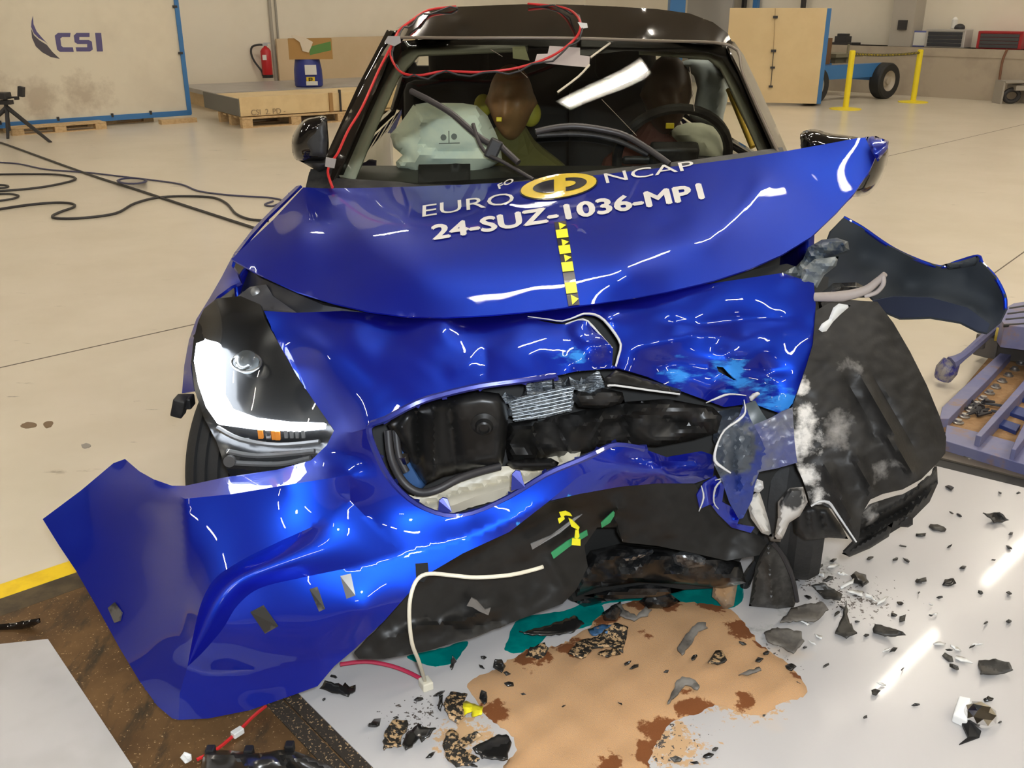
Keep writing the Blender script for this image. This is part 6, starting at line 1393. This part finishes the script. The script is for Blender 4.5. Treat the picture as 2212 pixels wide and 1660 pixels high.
# ------------------------------------------------------------------ debris on boards
m_sh = mat('shard_black', (.014, .0135, .013), .28, coat=.3)
m_shm = mat('shard_matt', (.028, .026, .023), .45, col2=(.06, .056, .05), nscale=20)
m_shd = mat('shard_sanded', (.02, .018, .015), .5); add_layer(m_shd, (.50, .33, .17), 90., .5, .56, 3.)
m_shg = mat('shard_grey', (.16, .145, .125), .6, col2=(.10, .09, .08), nscale=18)
m_shw = mat('shard_white', (.70, .70, .68), .35)
m_shblue = mat('shard_blue', (.05, .13, .26), .4, col2=(.02, .03, .04), nscale=20)
SEED = random.Random(11)
def shard(px, m, label, lift=.012, thick=.004, curl=.012, cat='shard', group=None, name='plastic_shard', fold=None):
    lp = dens([(a, b, 0) for a, b in px], 7)
    big = max(np.ptp(lp[:, 0]), np.ptp(lp[:, 1]))
    lp[:, :2] += np.array([[SEED.uniform(-1, 1), SEED.uniform(-1, 1)] for _ in lp]) * min(1.9, big * .035)
    vs, fs = triangulate(lp, [], 7)
    P_ = np.array([tuple(gz(a, b, lift)) for a, b in vs]); c_ = P_.mean(0); ph = SEED.uniform(0, 6.28); ax_ = np.array([math.cos(ph), math.sin(ph), 0])
    r_ = np.abs(P_ - c_).max() + 1e-6; q = (P_ - c_) @ ax_ / r_; q2 = (P_ - c_) @ np.array([-ax_[1], ax_[0], 0]) / r_
    # lifted points slide along their sight line so the silhouette holds
    dz = curl * (np.abs(q - SEED.uniform(-.3, .3)) ** 1.1 * (1 if SEED.random() < .6 else -.7) + .5 * q2 + .25 * np.abs(q2 - SEED.uniform(-.3, .3))); dz -= dz.min()
    V = [tuple(gz(a, b, lift + z_)) for (a, b), z_ in zip(vs, dz)]
    me = bpy.data.meshes.new(name); me.from_pydata(V, [], fs)
    bm = bmesh.new(); bm.from_mesh(me); bmesh.ops.recalc_face_normals(bm, faces=bm.faces); bm.normal_update()
    if sum(f.normal.z for f in bm.faces) < 0: bmesh.ops.reverse_faces(bm, faces=bm.faces)
    bm.to_mesh(me); bm.free()
    for p_ in me.polygons: p_.use_smooth = True
    me.set_sharp_from_angle(angle=R(18))
    o = link(name, me, m); s_ = o.modifiers.new('t', 'SOLIDIFY'); s_.thickness = thick; s_.offset = -1
    return tag(o, label, cat, group)
Z0 = .015
BIG = [
 ([(690, 1488), (703, 1470), (738, 1480), (745, 1474), (755, 1486), (770, 1480), (768, 1492), (752, 1502), (720, 1498)], m_sh, 'glossy black shard just below the bumper foot on the board'),
 ([(829, 1600), (835, 1575), (850, 1555), (880, 1556), (882, 1570), (868, 1592), (865, 1610), (845, 1612), (830, 1618)], m_shd, 'black shard dusted with sand, centre of three near the rail'),
 ([(871, 1605), (878, 1585), (905, 1563), (912, 1572), (940, 1572), (930, 1585), (910, 1600), (905, 1590), (890, 1610), (876, 1618)], m_sh, 'angular black shard with a notch, nearest the granules of three'),
 ([(795, 1570), (808, 1553), (824, 1552), (820, 1565), (810, 1573)], m_sh, 'small black shard nearest the dark rail'),
 ([(958, 1520), (972, 1495), (990, 1495), (1010, 1500), (1000, 1520), (1005, 1545), (990, 1565), (970, 1550)], m_shd, 'round sandy black shard beside the yellow marker strip'),
 ([(955, 1610), (965, 1580), (975, 1575), (990, 1585), (993, 1610), (1010, 1625), (1035, 1640), (1010, 1652), (985, 1655), (965, 1640)], m_shd, 'curved shard covered with sand near the frame bottom'),
 ([(990, 1600), (1010, 1588), (1030, 1583), (1040, 1592), (1020, 1605), (1000, 1612)], m_shd, 'short sandy strip touching the curved sandy shard'),
 ([(1022, 1615), (1060, 1595), (1078, 1585), (1100, 1590), (1104, 1605), (1095, 1640), (1070, 1640), (1040, 1635)], m_sh, 'ridged black housing shard at the granule edge near the bottom'),
 ([(1130, 1430), (1145, 1400), (1175, 1387), (1185, 1400), (1170, 1425), (1190, 1440), (1150, 1462), (1128, 1460)], m_shd, 'sand caked black fragment beside the teal puddle'),
 ([(1120, 1368), (1190, 1350), (1240, 1330), (1260, 1345), (1240, 1365), (1180, 1372)], m_sh, 'long pointed black shard lying over the teal puddle'),
 ([(1228, 1410), (1250, 1385), (1290, 1375), (1330, 1345), (1358, 1355), (1350, 1385), (1345, 1408), (1320, 1395), (1280, 1400), (1262, 1422)], m_shd, 'jagged dark fragment with sand at the top of the granules'),
 ([(1270, 1360), (1300, 1348), (1325, 1350), (1310, 1365), (1280, 1372)], m_shblue, 'blue painted sliver on the jagged dark fragment'),
 ([(1315, 1315), (1340, 1300), (1350, 1318), (1375, 1330), (1395, 1310), (1408, 1318), (1400, 1330), (1370, 1340), (1340, 1330)], m_shg, 'bent frame fragment embedded at the top of the granules'),
 ([(1462, 1400), (1480, 1375), (1505, 1345), (1525, 1345), (1528, 1358), (1510, 1365), (1490, 1395), (1475, 1415)], m_shg, 'grey bracket lying upright looking in the granules'),
 ([(1440, 1520), (1455, 1490), (1458, 1475), (1475, 1462), (1495, 1465), (1512, 1480), (1505, 1488), (1480, 1480), (1465, 1498)], m_shg, 'hooked grey fragment in the middle of the granules'),
 ([(1595, 1458), (1640, 1440), (1645, 1446), (1615, 1460)], m_shg, 'thin grey strip at the granules beside the white area'),
 ([(1530, 1430), (1545, 1405), (1560, 1405), (1570, 1425), (1550, 1435)], m_shd, 'small sandy lump in the granules near the grey bracket'),
 ([(1685, 1345), (1710, 1312), (1780, 1300), (1788, 1315), (1765, 1340), (1720, 1340)], m_shg, 'flat grey plate at the foot of the standing black plate'),
 ([(1650, 1365), (1680, 1355), (1730, 1365), (1735, 1385), (1715, 1410), (1690, 1398), (1660, 1385)], m_shg, 'crumpled grey curl in front of the flat grey plate'),
 ([(1805, 1368), (1820, 1330), (1830, 1295), (1832, 1340), (1850, 1368), (1830, 1376)], m_shm, 'tall pointed shard right of the flat grey plate'),
 ([(1885, 1365), (1890, 1348), (1910, 1352), (1950, 1365), (1955, 1372), (1925, 1378)], m_shm, 'brown grey oval shard on the white board near the glare'),
 ([(2125, 1108), (2160, 1110), (2178, 1126), (2150, 1128)], m_shm, 'brown diamond shaped shard in the far lamp glare'),
 ([(2112, 1428), (2122, 1425), (2150, 1425), (2180, 1432), (2188, 1448), (2160, 1456), (2120, 1455)], m_shm, 'brown half moon shard near the frame edge'),
 ([(1750, 1265), (1775, 1260), (1820, 1285), (1815, 1295), (1780, 1290)], m_shm, 'long dark splinter right of the standing plate'),
 ([(1838, 1245), (1850, 1235), (1870, 1242), (1876, 1258), (1862, 1265), (1845, 1258)], m_sh, 'black ring shaped clip on the powdery board'),
 ([(1290, 1410), (1330, 1400), (1340, 1412), (1310, 1420)], m_shd, 'small dark flake on the granules under the jagged fragment'),
 ([(1066, 1440), (1070, 1427), (1085, 1428), (1092, 1440), (1085, 1452)], m_sh, 'five sided black shard at the left granule tip'),
 ([(972, 1442), (978, 1418), (986, 1430), (975, 1445)], m_sh, 'thin black splinter below the small teal puddle'),
 ([(1035, 1510), (1040, 1495), (1050, 1498), (1052, 1515), (1045, 1520)], m_sh, 'black splinter at the granules above the yellow marker strip'),
 ([(945, 1528), (948, 1505), (956, 1502), (955, 1520), (950, 1538)], m_sh, 'narrow upright black splinter left of the round sandy shard'),
]
for px, m, lb in BIG: shard(px, m, lb, Z0 + (.010 if 'granules' in lb else 0), .004, .018)
# thicker parts
def chunk(px, Y, df, db, m, label, cat='fragment', name='plastic_fragment', **k):
    return tag(pillow(name, px, Y, df, db, m, None, 6, k.pop('rim', 10), **k), label, cat)
def zc(px): # distance at which the lowest point touches the board
    b = max(px, key=lambda p: p[1]); return zy(b[0], b[1], .012)
q = [(1618, 1310), (1625, 1275), (1632, 1225), (1650, 1180), (1668, 1165), (1690, 1180), (1712, 1230), (1722, 1290), (1715, 1312), (1680, 1316)]
chunk(q, zc(q), .012, .012, m_shm, 'dark triangular plate standing upright before the wheel arch liner', creases=[([(1660, 1180), (1668, 1310)], -.015, 8)], smooth=30)
bm = NB(); tube(bm, [at(a, b, zc(q) - .03) for a, b in ((1668, 1172), (1690, 1200), (1712, 1250), (1722, 1300))], .006, 6, 4); tag(obj('hose', bm, M['cable']), 'thin black hose curving over the standing triangular plate', 'hose')
q = [(1538, 1290), (1546, 1220), (1560, 1205), (1578, 1215), (1595, 1245), (1592, 1270), (1585, 1310), (1565, 1318), (1550, 1300)]
m_tan = mat('fragment_tan', (.26, .20, .14), .7, col2=(.36, .22, .11), nscale=12)
chunk(q, zc(q), .015, .015, m_tan, 'tan grey slab standing at the edge of the granules', creases=[([(1555, 1215), (1570, 1310)], -.01, 6)], smooth=30)
q = [(1596, 1290), (1600, 1250), (1612, 1230), (1640, 1195), (1650, 1200), (1630, 1240), (1612, 1290)]
chunk(q, zc(q) + .05, .01, .01, m_eng, 'dark splinter wedged behind the tan slab', rim=7)
q = [(1660, 1160), (1672, 1152), (1690, 1158), (1686, 1172), (1664, 1170)]
chunk(q, 2.02, .012, .012, m_shg, 'small dusty clip on top of the standing triangular plate', rim=6)
# dark broken pieces at the top of the granules
for q, lb in (([(1240, 1300), (1270, 1285), (1330, 1275), (1380, 1270), (1372, 1290), (1310, 1300), (1262, 1312)], 'wet black rubble piece behind the bent frame fragment'), ([(1380, 1300), (1410, 1278), (1450, 1285), (1470, 1300), (1440, 1315), (1400, 1318)], 'wet black rubble piece behind the grey bracket'), ([(1300, 1325), (1330, 1305), (1345, 1320), (1330, 1345), (1305, 1345)], 'wet black rubble piece left of the bent frame fragment')):
    chunk(q, zc(q), .02, .02, m_eng, lb, noise=(.008, .12), smooth=20)
# yellow marker strip with sandy end
YM = shard([(1000, 1520), (1008, 1515), (1020, 1520), (1044, 1526), (1040, 1545), (1018, 1550), (1020, 1538), (1002, 1545)], mat('marker_yellow', (.85, .76, .02), .4), 'crumpled yellow marker strip on the board beside the granules', Z0 + .02, .002, .02, 'marker', name='marker_strip')
# broken lamp module
LM = empty('lamp_module', gz(2105, 1560, .012), 'broken chrome fog lamp with clear faceted lens on the white board', 'lamp')
bm = NB(); bmesh.ops.create_icosphere(bm, subdivisions=2, radius=.036, matrix=Matrix.Translation(gz(2118, 1545, .035)) @ Matrix.Diagonal((1, 1, .7, 1))); obj('reflector', bm, M['chrome'], LM, 0)
bm = NB(); prism(bm, [gz(2058, 1545, .03), gz(2072, 1503, .05), (gz(2098, 1508, .05)), gz(2090, 1560, .03)], (0, 0, -.02)); obj('housing', bm, mat('lamp_clear', (.75, .75, .74), .15), LM, 0, .003)
bm = NB(); prism(bm, [gz(2072, 1550, .02), gz(2095, 1558, .03), gz(2120, 1580, .025), gz(2116, 1592, .014), gz(2072, 1608, .014), gz(2092, 1592, .02)], (0, 0, -.006)); obj('bracket', bm, M['black_plastic'], LM, 0)
# small chips
def rpoly(u, v, r_, rnd, n=5, asp=None):
    a0 = rnd.uniform(0, 6.28); asp = asp or rnd.uniform(.3, .9); th_ = rnd.uniform(-.6, .6); out = []
    for i in range(n):
        a = a0 + 6.28 * i / n + rnd.uniform(-.35, .35); x, y = r_ * math.cos(a), r_ * asp * .7 * math.sin(a)
        out.append((u + x * math.cos(th_) - y * math.sin(th_), v + x * math.sin(th_) + y * math.cos(th_)))
    return out
rnd = random.Random(5)
CH = [(2025, 1140, 20), (1990, 1155, 14), (2052, 1053, 14), (2160, 1064, 5), (2200, 1065, 5), (2072, 1112, 6), (2055, 1108, 5), (2080, 1225, 8), (2180, 1182, 8), (2146, 1210, 6), (2184, 1152, 6), (2052, 1180, 7), (1950, 1180, 9), (1958, 1210, 9), (1935, 1208, 6), (1880, 1205, 8), (1995, 1252, 12), (2050, 1258, 16), (1985, 1255, 8), (2030, 1290, 7), (2118, 1280, 7), (2180, 1280, 7), (1945, 1303, 8), (1985, 1280, 4), (1950, 1335, 11), (1930, 1328, 8), (1872, 1372, 6), (1785, 1438, 8), (1708, 1440, 12), (1724, 1478, 10), (1892, 1495, 11), (1978, 1522, 9), (2135, 1510, 12), (1870, 1550, 5), (1740, 1398, 5), (1852, 1342, 6), (2048, 1420, 14), (2062, 1440, 12), (2050, 1405, 7), (2100, 1398, 7), (1930, 1404, 10), (2180, 1342, 6), (2130, 1345, 5), (905, 1510, 10), (860, 1580, 6), (856, 1550, 5), (948, 1498, 14), (1040, 1440, 8), (1095, 1455, 9), (1045, 1420, 7), (1100, 1478, 12), (1130, 1500, 5), (1370, 1440, 11), (1355, 1432, 8), (1440, 1452, 6), (1500, 1420, 8), (1530, 1632, 12), (1545, 1618, 7), (1180, 1648, 7), (1218, 1526, 6), (1650, 1545, 4), (700, 1510, 4), (930, 1632, 14), (1020, 1652, 12), (1700, 1280, 12), (1745, 1245, 10), (1770, 1225, 12), (1800, 1210, 9), (1745, 1290, 9), (1790, 1250, 11), (1716, 1252, 8), (1820, 1312, 6), (1808, 1325, 8), (1640, 1425, 9), (1655, 1410, 8), (1605, 1390, 9), (785, 1405, 9), (720, 1462, 8), (1460, 1640, 13), (1500, 1648, 10), (1340, 1520, 5), (1950, 1445, 4), (2010, 1330, 4), (2160, 1560, 4)]
GRP = 'small black plastic chips on the board'
for i, (u, v, r_) in enumerate(CH):
    on_sand = 1050 < u < 1700 and 1320 < v < 1600
    shard(rpoly(u, v, r_, rnd, rnd.choice((4, 5, 6))), m_sh if i % 3 else m_shm, 'small black plastic chip scattered on the white board or granules', Z0 + (.010 if on_sand else -.001), .003, .006, 'chip', GRP, 'plastic_chip')
WC = [(1740, 1218, 16), (1770, 1240, 18), (1800, 1222, 14), (1830, 1262, 20), (1850, 1280, 22), (1880, 1290, 18), (1905, 1298, 16), (1740, 1345, 12), (1770, 1375, 12), (1755, 1388, 10), (2030, 1390, 14), (2065, 1400, 14), (2082, 1425, 22), (2110, 1392, 12), (1915, 1404, 9), (1905, 1478, 10), (1725, 1200, 12), (1820, 1240, 14), (1690, 1395, 10), (2010, 1305, 5), (2020, 1326, 6)]
for i, (u, v, r_) in enumerate(WC):
    shard(rpoly(u, v, r_, rnd, rnd.choice((4, 5)), .35), m_shw, 'small clear white splinter scattered on the white board', Z0, .003, .008, 'splinter', 'clear splinters on the board', 'lens_splinter')
# left corner things
q = [(0, 1350), (30, 1346), (60, 1340), (86, 1336), (88, 1345), (70, 1355), (40, 1365), (0, 1370)]
o = pillow('bracket', [(-30, 1352)] + q[1:-1] + [(-30, 1372)], 2.05, .008, .008, M['black_gloss'], None, 6, 8); tag(o, 'black plastic bracket lying on the rusty plate at the frame edge', 'bracket')
HG = empty('lamp_housing', gz(560, 1690, .03), 'black broken lamp housing on the rusty plate at the frame bottom', 'housing')
pillow('shell', curve_px([(436, 1650), (450, 1625), (500, 1622), (560, 1628), (620, 1620), (680, 1640), (730, 1668), (760, 1720), (600, 1790), (430, 1750)], 3), 1.50, .05, .05, m_sh, HG, 9, 40, creases=[([(500, 1630), (560, 1680)], -.02, 8), ([(600, 1630), (660, 1690)], .02, 8)], smooth=30)
for u, v in ((455, 1625), (626, 1616), (538, 1626)):
    bm = NB(); box(bm, at(u, v, 1.5), (.018, .02, .022)); obj('clip', bm, M['black_plastic'], HG, 0, .003)
shard([(390, 1635), (398, 1625), (412, 1630), (414, 1642), (402, 1648)], m_shw, 'small clear lens chip on the rusty plate', .012, .003, .01, 'splinter', None, 'lens_splinter')
m_stain = mat('floor_stain', (.20, .13, .07), .5)
tag(puddle('stain', [(46, 918), (60, 912), (74, 914), (78, 920), (62, 925), (48, 923)], .002, 0, m_stain, 1, 40, 5, z0=0), 'left of two small brown stains on the pale floor', 'stain')
tag(puddle('stain', [(94, 915), (104, 910), (114, 912), (112, 920), (100, 924)], .002, 0, m_stain, 1, 41, 5, z0=0), 'right of two small brown stains on the pale floor', 'stain')
tag(puddle('stain', [(175, 962), (186, 958), (196, 961), (192, 967), (180, 968)], .002, 0, mat('floor_stain_grey', (.3, .27, .23), .5), 1, 42, 5, z0=0), 'faint grey stain on the pale floor above the bumper end', 'stain')
